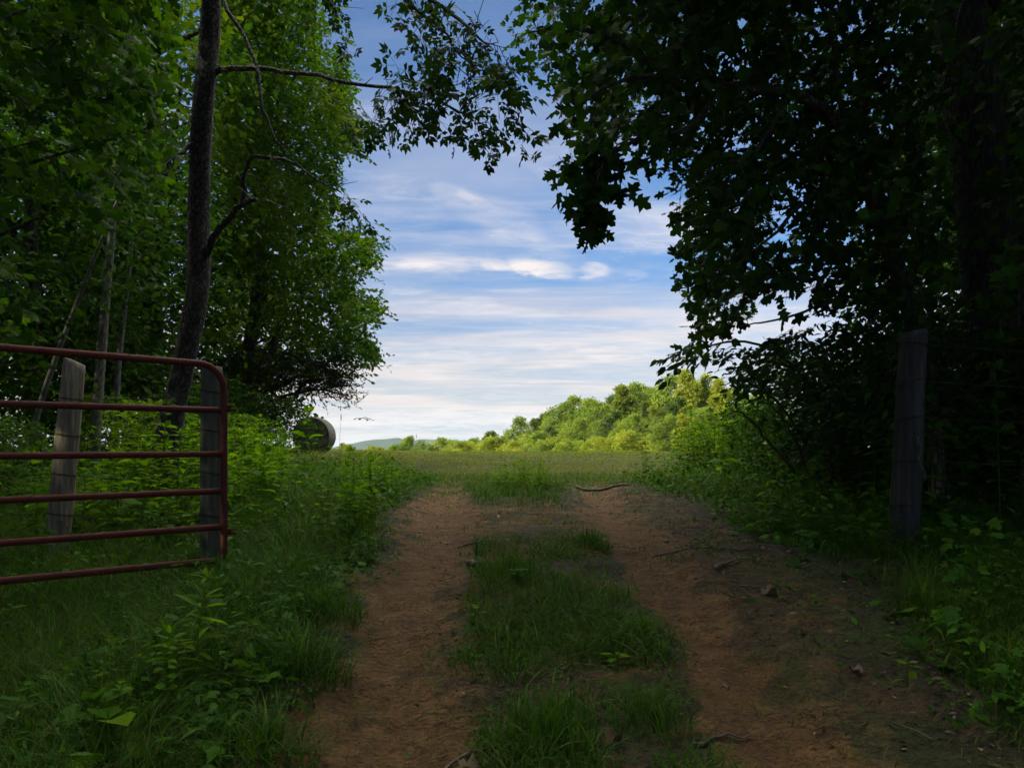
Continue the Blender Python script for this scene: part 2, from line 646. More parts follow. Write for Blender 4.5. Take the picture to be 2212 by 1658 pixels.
def region(poly, Y0, Y1, n, rng, freq=0.0, thr=.4, seed=5):
    """points spread through the volume whose outline is poly (photograph pixels) between two depths"""
    poly = np.asarray(poly, float)
    lo, hi = poly.min(0), poly.max(0)
    out = []
    got = 0
    while got < n:
        a = rng.uniform(lo, hi, (n * 2, 2))
        Y = rng.uniform(Y0, Y1, n * 2)
        ok = in_poly(a[:, 0], a[:, 1], poly)
        P = np.stack(((a[:, 0] - CX) / FPX * Y, Y, CAMZ + (HZ - a[:, 1]) / FPX * Y), 1)[ok]
        if freq:
            P = P[fbm(P[:, 0] * freq, P[:, 1] * freq, P[:, 2] * freq, oct=2, seed=seed) > thr]
        if not len(P):
            continue
        out.append(P)
        got += len(P)
    return np.concatenate(out)[:n]


# ------------------------------------------------------------------ materials
def base_mat(name):
    m = bpy.data.materials.new(name)
    m.use_nodes = True
    nt = NT(m.node_tree)
    out = nt.new('ShaderNodeOutputMaterial')
    return m, nt, out


def leaf_mat(name, cols, trans=.38, tcol=(1.30, 1.25, .45), rough=.55, spec=.05, big=.0, scale=1.2):
    m, nt, out = base_mat(name)
    at_ = nt.new('ShaderNodeAttribute', attribute_name='rnd')
    fac = at_.outputs['Fac']
    if big:
        tc = nt.new('ShaderNodeTexCoord')
        nz = nt.noise(tc.outputs['Object'], scale, 3)
        fac = nt.math('ADD', fac, nt.math('MULTIPLY', nt.math('SUBTRACT', nz, .5), big), True)
    n = len(cols)
    col = nt.ramp(fac, [(i / (n - 1), c) for i, c in enumerate(cols)])
    p = nt.new('ShaderNodeBsdfPrincipled')
    nt.link(col, p.inputs['Base Color'])
    p.inputs['Roughness'].default_value = rough
    p.inputs['Specular IOR Level'].default_value = spec
    t = nt.new('ShaderNodeBsdfTranslucent')
    nt.link(nt.mix(1.0, col, tcol, 'MULTIPLY'), t.inputs['Color'])
    mx = nt.new('ShaderNodeMixShader')
    mx.inputs[0].default_value = trans
    nt.link(p.outputs[0], mx.inputs[1])
    nt.link(t.outputs[0], mx.inputs[2])
    nt.link(mx.outputs[0], out.inputs[0])
    return m


def solid_mat(name, c1, c2, scale=(8, 8, 8), rough=.8, bump=.4, bscale=30, metal=0.0, spec=.3, detail=5, c3=None, bdist=.01):
    """two or three mottled colours with a bumpy surface, stretched by scale"""
    m, nt, out = base_mat(name)
    tc = nt.new('ShaderNodeTexCoord')
    mp = nt.new('ShaderNodeMapping')
    mp.inputs['Scale'].default_value = scale
    nt.link(tc.outputs['Object'], mp.inputs[0])
    nz = nt.noise(mp.outputs[0], 1.0, detail, .6, .4)
    stops = [(.32, c1), (.66, c2)]
    if c3:
        stops = [(.30, c1), (.52, c2), (.70, c3)]
    col = nt.ramp(nz, stops)
    p = nt.new('ShaderNodeBsdfPrincipled')
    nt.link(col, p.inputs['Base Color'])
    p.inputs['Roughness'].default_value = rough
    p.inputs['Metallic'].default_value = metal
    p.inputs['Specular IOR Level'].default_value = spec
    n2 = nt.noise(mp.outputs[0], bscale / max(scale), 6, .65)
    b = nt.new('ShaderNodeBump')
    b.inputs['Strength'].default_value = bump
    b.inputs['Distance'].default_value = bdist
    nt.link(n2, b.inputs['Height'])
    nt.link(b.outputs[0], p.inputs['Normal'])
    nt.link(p.outputs[0], out.inputs[0])
    return m


def bark_mat(name, dark, light, stretch=(14, 14, 3.2), depth=.02, lichen=None):
    m, nt, out = base_mat(name)
    tc = nt.new('ShaderNodeTexCoord')
    mp = nt.new('ShaderNodeMapping')
    mp.inputs['Scale'].default_value = stretch
    nt.link(tc.outputs['Object'], mp.inputs[0])
    nz = nt.noise(mp.outputs[0], .8, 3)
    ad = nt.new('ShaderNodeVectorMath', operation='ADD')
    nt.link(mp.outputs[0], ad.inputs[0])
    cv = nt.new('ShaderNodeCombineXYZ')
    nt.link(nt.math('MULTIPLY', nz, 2.6), cv.inputs[0])
    nt.link(nt.math('MULTIPLY', nz, 2.1), cv.inputs[1])
    nt.link(nt.math('MULTIPLY', nz, 1.9), cv.inputs[2])
    nt.link(cv.outputs[0], ad.inputs[1])
    vo = nt.new('ShaderNodeTexVoronoi', feature='DISTANCE_TO_EDGE')
    vo.inputs['Scale'].default_value = 1.0
    nt.link(ad.outputs[0], vo.inputs['Vector'])
    crack = smooth(nt, vo.outputs['Distance'], 0.0, .22)
    fine = nt.noise(mp.outputs[0], 3.5, 6, .65)
    h = nt.math('ADD', nt.math('MULTIPLY', crack, .8), nt.math('MULTIPLY', fine, .6))
    col = nt.mix(crack, dark, nt.mix(fine, dark, light))
    if lichen:
        big = nt.noise(tc.outputs['Object'], 2.3, 5, .6)
        col = nt.mix(nt.math('MULTIPLY', smooth(nt, big, .5, .68), .7), col, lichen)
    p = nt.new('ShaderNodeBsdfPrincipled')
    nt.link(col, p.inputs['Base Color'])
    p.inputs['Roughness'].default_value = .85
    p.inputs['Specular IOR Level'].default_value = .25
    b = nt.new('ShaderNodeBump')
    b.inputs['Strength'].default_value = .9
    b.inputs['Distance'].default_value = depth
    nt.link(h, b.inputs['Height'])
    nt.link(b.outputs[0], p.inputs['Normal'])
    nt.link(p.outputs[0], out.inputs[0])
    return m


def ground_mat():
    m, nt, out = base_mat('ground')
    at_ = nt.new('ShaderNodeAttribute', attribute_name='rnd')
    geo = nt.new('ShaderNodeNewGeometry')
    pos = geo.outputs['Position']
    n1 = nt.noise(pos, 7, 6, .62)
    n2 = nt.noise(pos, 45, 5, .65)
    n3 = nt.noise(pos, 1.3, 4)
    f = nt.math('ADD', at_.outputs['Fac'], nt.math('MULTIPLY', nt.math('SUBTRACT', n1, .5), .7))
    f = nt.math('ADD', f, nt.math('MULTIPLY', nt.math('SUBTRACT', n2, .5), .5))
    f = smooth(nt, f, .22, .72)
    red = nt.ramp(n1, [(.28, (.066, .037, .014)), (.5, (.112, .058, .019)), (.72, (.165, .092, .031))])
    n5 = nt.noise(pos, 130, 4, .7)
    n6 = nt.noise(pos, 16, 5, .7, .8)
    red = nt.mix(nt.math('MULTIPLY', smooth(nt, n2, .50, .66), .75), red, (.050, .032, .018))
    red = nt.mix(nt.math('MULTIPLY', smooth(nt, n6, .53, .66), .6), red, (.185, .110, .042))
    red = nt.mix(nt.math('MULTIPLY', smooth(nt, n5, .56, .70), .55), red, (.032, .022, .014))
    red = nt.mix(nt.math('MULTIPLY', smooth(nt, n5, .40, .28), .45), red, (.215, .150, .080))
    soil = nt.ramp(n2, [(.3, (.022, .017, .009)), (.6, (.048, .037, .019)), (.8, (.085, .066, .036))])
    moss = nt.ramp(n2, [(.3, (.020, .040, .004)), (.7, (.050, .080, .008))])
    soil = nt.mix(nt.math('MULTIPLY', smooth(nt, nt.math('ADD', n3, nt.math('MULTIPLY', nt.math('SUBTRACT', n1, .5), .4)), .44, .66), .6), soil, moss)
    col = nt.mix(f, soil, red)
    p = nt.new('ShaderNodeBsdfPrincipled')
    nt.link(col, p.inputs['Base Color'])
    p.inputs['Roughness'].default_value = .9
    p.inputs['Specular IOR Level'].default_value = .2
    vo = nt.new('ShaderNodeTexVoronoi')
    vo.inputs['Scale'].default_value = 38
    nt.link(pos, vo.inputs['Vector'])
    h = nt.math('ADD', nt.math('MULTIPLY', n2, .9), nt.math('MULTIPLY', n1, 1.6))
    h = nt.math('SUBTRACT', h, nt.math('MULTIPLY', vo.outputs['Distance'], .35))
    b = nt.new('ShaderNodeBump')
    b.inputs['Strength'].default_value = 1.0
    b.inputs['Distance'].default_value = .05
    nt.link(h, b.inputs['Height'])
    nt.link(b.outputs[0], p.inputs['Normal'])
    nt.link(p.outputs[0], out.inputs[0])
    return m


M = {}
M['ground'] = ground_mat()
M['grass'] = leaf_mat('grass', [(.013, .046, .004), (.029, .086, .007), (.050, .118, .009), (.110, .112, .036)], .35)
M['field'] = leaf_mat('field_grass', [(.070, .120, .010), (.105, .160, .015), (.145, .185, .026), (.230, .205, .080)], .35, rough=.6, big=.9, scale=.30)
M['cover'] = leaf_mat('ground_cover', [(.014, .050, .004), (.028, .088, .006), (.050, .125, .009)], .35)
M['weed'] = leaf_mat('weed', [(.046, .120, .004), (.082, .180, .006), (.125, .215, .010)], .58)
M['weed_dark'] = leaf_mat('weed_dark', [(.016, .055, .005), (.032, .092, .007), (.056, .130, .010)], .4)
M['fern'] = leaf_mat('fern', [(0.025, 0.081, 0.008), (0.045, 0.124, 0.010), (0.066, 0.146, 0.013)], .4)
M['litter'] = leaf_mat('leaf_litter', [(.040, .027, .015), (.085, .058, .034), (.12, .090, .055), (.19, .15, .10)], .1, (1, 1, 1), .8)
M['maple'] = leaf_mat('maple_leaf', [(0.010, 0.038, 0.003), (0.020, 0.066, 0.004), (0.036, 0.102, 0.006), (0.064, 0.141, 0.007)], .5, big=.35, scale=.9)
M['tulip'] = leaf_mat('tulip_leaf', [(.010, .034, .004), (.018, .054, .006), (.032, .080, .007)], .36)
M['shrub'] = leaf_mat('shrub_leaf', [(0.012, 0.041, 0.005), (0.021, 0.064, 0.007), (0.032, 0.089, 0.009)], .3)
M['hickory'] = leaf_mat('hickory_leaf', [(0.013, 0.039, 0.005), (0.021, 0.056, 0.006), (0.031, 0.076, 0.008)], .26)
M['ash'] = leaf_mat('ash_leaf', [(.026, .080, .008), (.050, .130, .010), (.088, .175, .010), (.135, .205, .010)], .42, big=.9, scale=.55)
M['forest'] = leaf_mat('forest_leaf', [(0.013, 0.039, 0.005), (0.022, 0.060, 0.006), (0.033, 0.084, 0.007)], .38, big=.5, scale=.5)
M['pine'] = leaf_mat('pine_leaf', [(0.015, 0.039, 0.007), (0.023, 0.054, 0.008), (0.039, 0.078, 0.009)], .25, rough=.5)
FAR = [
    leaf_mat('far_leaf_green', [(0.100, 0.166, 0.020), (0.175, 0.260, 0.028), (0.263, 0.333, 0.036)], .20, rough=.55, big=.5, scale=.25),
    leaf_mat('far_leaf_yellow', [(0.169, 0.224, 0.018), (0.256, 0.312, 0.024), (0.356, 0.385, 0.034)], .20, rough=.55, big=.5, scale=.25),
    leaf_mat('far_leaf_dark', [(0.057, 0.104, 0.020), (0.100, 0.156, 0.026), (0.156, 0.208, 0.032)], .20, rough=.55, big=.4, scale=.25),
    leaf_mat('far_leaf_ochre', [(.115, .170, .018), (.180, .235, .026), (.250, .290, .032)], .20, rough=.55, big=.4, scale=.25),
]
M['bark'] = bark_mat('cherry_bark', (.014, .012, .010), (.105, .094, .080), (24, 24, 11), .030, (.075, .085, .065))
M['bark_dark'] = bark_mat('oak_bark', (.024, .021, .018), (.125, .108, .090), (20, 20, 3.4), .022)
M['bark_pale'] = bark_mat('pale_bark', (.06, .058, .050), (.20, .20, .17), (16, 16, 6), .006, (.12, .15, .10))
M['twig'] = solid_mat('twig', (.025, .020, .015), (.060, .048, .036), (12, 12, 12), .8, .3)
M['stick'] = solid_mat('stick', (.040, .029, .019), (.125, .095, .066), (25, 25, 25), .85, .5)
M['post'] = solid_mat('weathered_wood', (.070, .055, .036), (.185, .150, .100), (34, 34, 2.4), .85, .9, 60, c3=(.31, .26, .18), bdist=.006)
M['post_shaded'] = solid_mat('shaded_wood', (.014, .013, .011), (.030, .028, .024), (34, 34, 2.4), .9, .9, 60, c3=(.055, .052, .044), bdist=.006)  # post wood darkened: shade of the right-hand trees put into the colour
M['post_green'] = solid_mat('treated_wood', (.030, .034, .024), (.060, .064, .045), (34, 34, 2.2), .85, .8, 60, c3=(.10, .092, .062), bdist=.006)
M['gate'] = solid_mat('gate_paint', (.052, .010, .007), (.082, .016, .010), (13, 13, 13), .72, .5, 60, spec=.18, c3=(.046, .026, .014), bdist=.003)
M['steel'] = solid_mat('steel', (.05, .05, .05), (.16, .16, .16), (50, 50, 50), .5, .3, metal=.8)
M['wire'] = solid_mat('rusty_wire', (.018, .012, .010), (.045, .032, .026), (40, 40, 40), .8, .3, metal=.2)
M['hay_face'] = solid_mat('hay_face', (.130, .130, .080), (.230, .225, .140), (5, 5, 5), .95, 1.0, 40, c3=(.33, .32, .20), bdist=.03)
M['hay_wrap'] = solid_mat('hay_wrap', (.060, .066, .040), (.105, .108, .070), (3, 60, 3), .85, .8, 60, c3=(.16, .155, .105), bdist=.015)
M['hill'] = solid_mat('hill_forest', (.018, .036, .018), (.036, .062, .024), (.02, .02, .02), .95, 1.0, .06, bdist=8)
M['straw'] = leaf_mat('straw', [(.12, .10, .05), (.22, .19, .10), (.32, .28, .17)], .3, (1, 1, 1), .7)

#==BUILD==
# ================================================================== the setting
def axis(lo, hi, step, far_lo, far_hi, g=1.13):
    a = list(np.arange(lo, hi + 1e-6, step))
    s = step
    while a[-1] < far_hi:
        s *= g
        a.append(a[-1] + s)
    s = step
    b = []
    p = lo
    while p > far_lo:
        s *= g
        p -= s
        b.append(p)
    return np.array(b[::-1] + a)


def build_ground():
    xs = axis(-1.6, 2.2, .03, -7000, 7000, 1.10)
    ya = np.arange(1.9, 7.0, .03)
    yb = np.arange(7.0, 13.6, .06)
    yc = [13.6]
    s = .06
    while yc[-1] < 8000:
        s = min(s * 1.06, s + .6) if yc[-1] < 70 else s * 1.12
        yc.append(yc[-1] + s)
    yd = []
    p, s = 1.9, .03
    while p > -300:
        s *= 1.13
        p -= s
        yd.append(p)
    ys = np.concatenate((yd[::-1], ya, yb, yc[1:]))
    X, Y = np.meshgrid(xs, ys)
    Z = height(X, Y)
    D = dirt_mask(X, Y)
    V = np.stack((X, Y, Z), -1).reshape(-1, 3)
    nx, ny = len(xs), len(ys)
    i = (np.arange(ny - 1)[:, None] * nx + np.arange(nx - 1)[None]).reshape(-1)
    F = np.stack((i, i + 1, i + 1 + nx, i + nx), 1)
    c = V[F].mean(1)
    wob = (fbm(c[:, 0] * 3, c[:, 1] * 3, oct=3, seed=77) - .5) * .35
    tr = (c[:, 0] + wob > xl(c[:, 1])) & (c[:, 0] + wob < xrl(c[:, 1])) & (c[:, 1] > -2) & (c[:, 1] + wob * 4 < 12.6)
    for nm, sel in (('ground', ~tr), ('dirt_track', tr)):
        f = F[sel]
        used, inv = np.unique(f.ravel(), return_inverse=True)
        mb = MB()
        mb.add(V[used], None, inv.reshape(-1, 4), D.reshape(-1)[used])
        tag(mb.build(nm, M['ground']), kind='structure')


build_ground()


def build_hill(prof, Y, depth, name):
    """a wooded ridge whose skyline runs through the given pixels"""
    prof = np.array(prof, float)
    px = np.linspace(prof[0, 0], prof[-1, 0], 120)
    top = CAMZ + (HZ - np.interp(px, prof[:, 0], prof[:, 1])) / FPX * Y
    X = (px - CX) / FPX * Y
    t = np.linspace(-1, 1, 21)
    XX, TT = np.meshgrid(X, t)
    base = -60
    bump = np.cos(TT * PI / 2) ** 1.2
    ZZ = base + (top[None] - base) * bump
    ZZ += (fbm(XX * .02, TT * 9, oct=4, seed=4) - .5) * 9 * bump
    YY = Y + TT * depth
    V = np.stack((XX, YY, ZZ), -1).reshape(-1, 3)
    nx = len(X)
    i = (np.arange(20)[:, None] * nx + np.arange(nx - 1)[None]).reshape(-1)
    mb = MB()
    mb.add(V, None, np.stack((i, i + 1, i + 1 + nx, i + nx), 1))
    tag(mb.build(name, M['hill']), kind='structure')


build_hill([(640, 985), (740, 963), (778, 956), (815, 949), (860, 947), (905, 955), (980, 965), (1100, 985)], 2300, 500, 'hill')
build_hill([(760, 985), (870, 957), (901, 950), (950, 948), (1010, 952), (1080, 958), (1200, 965), (1400, 985)], 3000, 600, 'hill')


# ------------------------------------------------------------------ grass
def blades(mb, x, y, h, rng, wid, lean=.6, rnd=None, z=None):
    n = len(x)
    if n == 0:
        return
    z = height(x, y) - .01 if z is None else z
    az = rng.uniform(0, 2 * PI, n)
    ln = np.clip(rng.normal(lean, .3, n), .05, 1.5)
    d = np.stack((np.cos(az), np.sin(az)), 1)
    tw = az + PI / 2 + rng.normal(0, .5, n)
    p = np.stack((np.cos(tw), np.sin(tw)), 1)
    V = np.zeros((n, 7, 3))
    wid = np.broadcast_to(wid, (n,))
    q = 0
    for t, wf in ((0, 1.0), (.42, .9), (.75, .6), (1, 0)):
        cx = x + d[:, 0] * ln * h * t * t
        cy = y + d[:, 1] * ln * h * t * t
        cz = z + h * (t - .32 * ln * t * t)
        if wf == 0:
            V[:, q] = np.stack((cx, cy, cz), 1)
            q += 1
        else:
            for sg in (-1, 1):
                V[:, q] = np.stack((cx + sg * p[:, 0] * wid * wf / 2, cy + sg * p[:, 1] * wid * wf / 2, cz), 1)
                q += 1
    o = (np.arange(n) * 7)[:, None, None]
    f4 = (np.array([(0, 1, 3, 2), (2, 3, 5, 4)])[None] + o).reshape(-1, 4)
    f3 = (np.array([(4, 5, 6)])[None] + o).reshape(-1, 3)
    r = rng.random(n) if rnd is None else rnd
    mb.add(V.reshape(-1, 3), f3, f4, np.repeat(r, 7))


def veg(x, y):
    """how thickly grass covers the ground (0..1) and how tall it stands"""
    n = fbm(x * 1.6, y * 1.6, oct=3, seed=41)
    n2 = fbm(x * 5, y * 5, oct=2, seed=42)
    j = (n2 - .5) * .5
    left = sstep(x + j, xl(y) + .06, xl(y) - .30)
    right = sstep(x + j, xrl(y) - .15, xrl(y) + .45)
    a, b = xli(y), xri(y)
    inside = sstep(x + j * .5, a - .04, a + .14) * sstep(x + j * .5, b + .04, b - .14)
    strip = np.interp(y, [0, 2.4, 3.6, 4.3, 5.2, 6.2, 6.8, 7.6, 8.3, 9.0, 11.5, 13], [.8, .95, .80, .75, .66, .48, .30, .34, .70, 1.0, 1.0, 1.0])
    mid = inside * strip * sstep(n, .22, .50) * 1.15
    far = sstep(y + (n - .5) * 6 + (n2 - .5) * 3, 8.2, 12.2) * .9
    stray = .05 + .16 * sstep(n2, .50, .68)
    dens = np.maximum(np.maximum(np.maximum(left * (.45 + .6 * n), right * (.35 + .6 * n)), mid), np.maximum(far, stray))
    hgt = np.maximum(left * (.10 + .20 * sstep(x, xl(y) - .1, xl(y) - .7)), right * (.09 + .14 * sstep(x, xrl(y), xrl(y) + 1)))
    hgt = np.maximum(hgt, mid * .12)
    hgt = np.where(y > 12, np.maximum(hgt * sstep(y, 15, 12), .075), hgt)
    return np.clip(dens, 0, 1), np.maximum(hgt, .05)


def sow(mb, x0, x1, y0, y1, per, rng, wid, hs=1.0, lean=.6, mask=None):
    n = int((x1 - x0) * (y1 - y0) * per)
    x = rng.uniform(x0, x1, n)
    y = rng.uniform(y0, y1, n)
    # stay inside the wedge the photograph shows, with a margin
    ok = np.abs(x) < .78 * y + 1.2
    x, y = x[ok], y[ok]
    d, h = veg(x, y)
    if mask is not None:
        d = d * mask(x, y)
    ok = rng.random(len(x)) < d
    x, y, h = x[ok], y[ok], h[ok]
    # gather blades into tussocks
    cl = fbm(x * 9, y * 9, oct=2, seed=55)
    h = h * rng.uniform(.45, 1.35, len(x)) * hs * (.55 + .9 * cl)
    blades(mb, x, y, h, rng, wid * rng.uniform(.6, 1.3, len(x)), lean)


def build_grass():
    rng = np.random.default_rng(101)
    mb = MB()
    sow(mb, -4.2, 4.6, 1.7, 4.5, 5200, rng, .0036, lean=.95)
    sow(mb, -6, 6.2, 4.5, 7.5, 2600, rng, .0048, lean=.85)
    sow(mb, -9, 8, 7.5, 14, 900, rng, .007, 1.1, lean=.8)
    for n, x0, x1, y0, y1, h0, h1, wd, ln in ((9000, -4, 4.2, 1.8, 6, .07, .20, .0085, .9), (2600, -4, -.85, 1.9, 7, .26, .48, .0032, .55), (1200, 1.9, 4.5, 2.2, 7, .24, .44, .0032, .55)):
        x = rng.uniform(x0, x1, n)
        y = rng.uniform(y0, y1, n)
        k = (veg(x, y)[0] > .35) & (np.abs(x) < .78 * y + 1) & (fbm(x * 2.2, y * 2.2, oct=2, seed=71) > .45)
        x, y = x[k], y[k]
        blades(mb, x, y, rng.uniform(h0, h1, len(x)), rng, wd * rng.uniform(.7, 1.3, len(x)), ln)
    tag(mb.build('verge_grass', M['grass']), kind='stuff')
    mb = MB()
    sow(mb, -8, 11, 11.3, 20, 420, rng, .008, lean=.8)
    sow(mb, -15, 22, 20, 34, 170, rng, .014, 1.0, lean=.9)
    sow(mb, -20, 34, 34, 54, 80, rng, .024, 1.2, lean=.9)
    # long uncut grass and raked hay round the foot of the bale
    n = 5200
    x = rng.uniform(-11.5, -4.2, n)
    y = rng.uniform(26.0, 30.2, n)
    k = fbm(x * .9, y * .9, oct=2, seed=88) > .40
    x, y = x[k], y[k]
    blades(mb, x, y, rng.uniform(.10, .36, len(x)), rng, .014, .8)
    tag(mb.build('field_grass', M['field']), kind='stuff')
    # cut, bleached stems lying in the field
    mb = MB()
    n = 9000
    x = rng.uniform(-14, 16, n)
    y = rng.uniform(12.5, 46, n)
    ok = fbm(x * .6, y * .25, oct=3, seed=61) > .50
    x, y = x[ok], y[ok]
    x = np.concatenate((x, rng.uniform(-9, -4.0, 1500)))
    y = np.concatenate((y, rng.uniform(26.5, 29.8, 1500)))
    blades(mb, x, y, rng.uniform(.03, .07, len(x)) * np.where(y > 26, 1.8, 1), rng, .0035 + y * .0004, 2.2)
    tag(mb.build('mown_straw', M['straw']), kind='stuff')


build_grass()


def build_cover():
    """small leaves creeping over the verge, the shade under the trees and the middle of the track"""
    rng = np.random.default_rng(102)
    mb = MB()

    def patch(x0, x1, y0, y1, n, size, hi, tm, thr=.42, midlow=False):
        x = rng.uniform(x0, x1, n)
        y = rng.uniform(y0, y1, n)
        ok = np.abs(x) < .78 * y + 1.2
        x, y = x[ok], y[ok]
        d, h = veg(x, y)
        k = (fbm(x * 2.4, y * 2.4, oct=3, seed=63) > thr) & (rng.random(len(x)) < d + .05)
        x, y = x[k], y[k]
        up = hi * rng.random(len(x)) ** 1.5
        side = np.minimum(np.abs(x - xl(y)), np.abs(x - xrl(y)))
        up = up * np.clip(.2 + side, .2, 1.0) if not midlow else up * .35
        P = np.stack((x, y, height(x, y) + .012 + up), 1)
        X = unit(np.stack((rng.normal(0, 1, len(x)), rng.normal(0, 1, len(x)), rng.normal(-.15, .3, len(x))), 1))
        N = unit(np.stack((rng.normal(0, .45, len(x)), rng.normal(0, .45, len(x)), np.ones(len(x))), 1))
        place(mb, tm, P, X, N, size * rng.uniform(.55, 1.4, len(x)), rng.random(len(x)))

    patch(-4.0, -.7, 1.8, 5, 7000, .034, .18, OVAL)
    patch(-4.0, -.9, 1.8, 4, 800, .065, .26, BROAD, .48)
    patch(-4.0, -.8, 1.8, 5.5, 9000, .058, .26, LANCE, .38)
    patch(-4.2, -.85, 2.0, 6, 5000, .055, .28, OVAL, .42)
    patch(-4.5, -.9, 2.2, 5.5, 2200, .06, .28, MAPLE, .5)
    patch(1.3, 4.8, 1.8, 6, 13000, .042, .20, OVAL)
    patch(1.8, 5.2, 2.0, 7, 5000, .07, .34, MAPLE, .45)
    patch(-.4, .8, 1.8, 6.2, 9000, .022, .10, OVAL, .40, True)
    patch(-.4, .8, 1.8, 5.2, 2600, .03, .12, LANCE, .40, True)
    patch(-9, -1.2, 5, 13, 22000, .075, .40, OVAL, .40)
    patch(1.8, 9, 5.5, 13, 20000, .075, .40, OVAL, .38)
    tag(mb.build('ground_cover', M['cover']), kind='stuff')
    # dead leaves, bits of bark and dry grass on the bare earth
    mb = MB()
    n = 6500
    x = rng.uniform(-1.3, 2.4, n)
    y = 1.8 + 10 * rng.random(n) ** 1.4
    onlit = (x > xro(y) - .05) & (x < xrl(y) + .35)
    edge = (np.abs(x - xli(y)) < .15) | (np.abs(x - xl(y)) < .2)
    keep = (onlit & (rng.random(n) < .95)) | (edge & (rng.random(n) < .35)) | (rng.random(n) < .10)
    x, y = x[keep], y[keep]
    n = len(x)
    P = np.stack((x, y, height(x, y) + .006 + .010 * rng.random(n)), 1)
    X = np.stack((rng.normal(0, 1, n), rng.normal(0, 1, n), rng.normal(0, .18, n)), 1)
    N = np.stack((rng.normal(0, .35, n), rng.normal(0, .35, n), np.ones(n)), 1)
    sz = rng.uniform(.012, .042, n) * np.where(rng.random(n) < .06, 1.6, 1)
    place(mb, CURL, P, X, N, sz, rng.random(n) ** 1.6)
    n = 9000
    x = rng.uniform(-1.2, 2.3, n)
    y = 1.8 + 10 * rng.random(n) ** 1.4
    blades(mb, x, y, rng.uniform(.012, .03, n), rng, rng.uniform(.0015, .003, n), 3.0, rng.random(n) ** .8)
    tag(mb.build('leaf_litter', M['litter']), kind='stuff')


build_cover()

# ================================================================== gate, posts, wire
GU = np.array((-.733, -.681, 0.0))
GU = GU / np.linalg.norm(GU)
G0 = np.array((-1.858, 4.898, 0.0))
GL = 3.66


def build_gate():
    base = np.array((G0[0], G0[1], gz(G0[0], G0[1])))
    g = thing('metal_gate', 'dark red rusted tube gate with six rails swung open at the left', 'gate', base)
    zt, zb = CAMZ + .571, CAMZ - .682
    r = .0215

    def q(s, z): return np.array((G0[0] + GU[0] * s, G0[1] + GU[1] * s, z))
    path = [q(GL - .15, zt), q(.17, zt)]
    for a in np.linspace(0, PI / 2, 9)[1:]:
        path.append(q(.16 - .16 * math.sin(a), zt - .16 + .16 * math.cos(a)))
    path.append(q(0, zb + .07))
    for a in np.linspace(0, PI / 2, 7)[1:]:
        path.append(q(.06 - .06 * math.cos(a), zb + .06 - .06 * math.sin(a)))
    path += [q(GL - .15, zb)]
    for a in np.linspace(0, PI / 2, 7)[1:]:
        path.append(q(GL - .15 + .15 * math.sin(a), zb + .15 - .15 * math.cos(a)))
    for a in np.linspace(0, PI / 2, 7):
        path.append(q(GL - .15 + .15 * math.cos(a), zt - .15 + .15 * math.sin(a)))
    dense = [path[0]]
    for a, b in zip(path[:-1], path[1:]):
        m = max(1, int(np.linalg.norm(b - a) / .25))
        for k in range(1, m + 1):
            dense.append(a + (b - a) * k / m)
    mb = MB()
    tube(mb, dense, r, 14)
    mb.build('frame', M['gate'], g, base)
    for z in (.281, 0.0, -.238, -.468):
        mb = MB()
        tube(mb, [q(.012 + (GL - .024) * t, CAMZ + z - .012 * math.sin(PI * t)) for t in np.linspace(0, 1, 14)], r * .93, 14)
        # the bead of weld where the rail meets the upright
        tube(mb, [q(.020, CAMZ + z), q(.034, CAMZ + z)], r * 1.12, 14)
        mb.build('rail', M['gate'], g, base)
    mb = MB()
    tube(mb, [q(GL * .5, zt - .02), q(GL * .5, zb + .02)], r * .8, 12)
    mb.build('brace', M['gate'], g, base)
    for z in (.30, -.50):
        h = MB()
        c = q(-.018, CAMZ + z)
        box(h, c, (.05, .012, .045), math.atan2(GU[1], GU[0]))
        box(h, c + np.array((.022, .004, .012)), (.018, .03, .012), .3)
        tube(h, [c + np.array((-.03, .0, -.012)), c + np.array((.055, .012, -.012))], .007, 8)
        tube(h, [c + np.array((.04, .01, -.012)), c + np.array((.052, .012, -.012))], .013, 6)
        tube(h, [c + np.array((0.0, .02, .0)), c + np.array((-.06, .13, .0))], .009, 8)
        h.build('hinge', M['gate'], g, base)


build_gate()


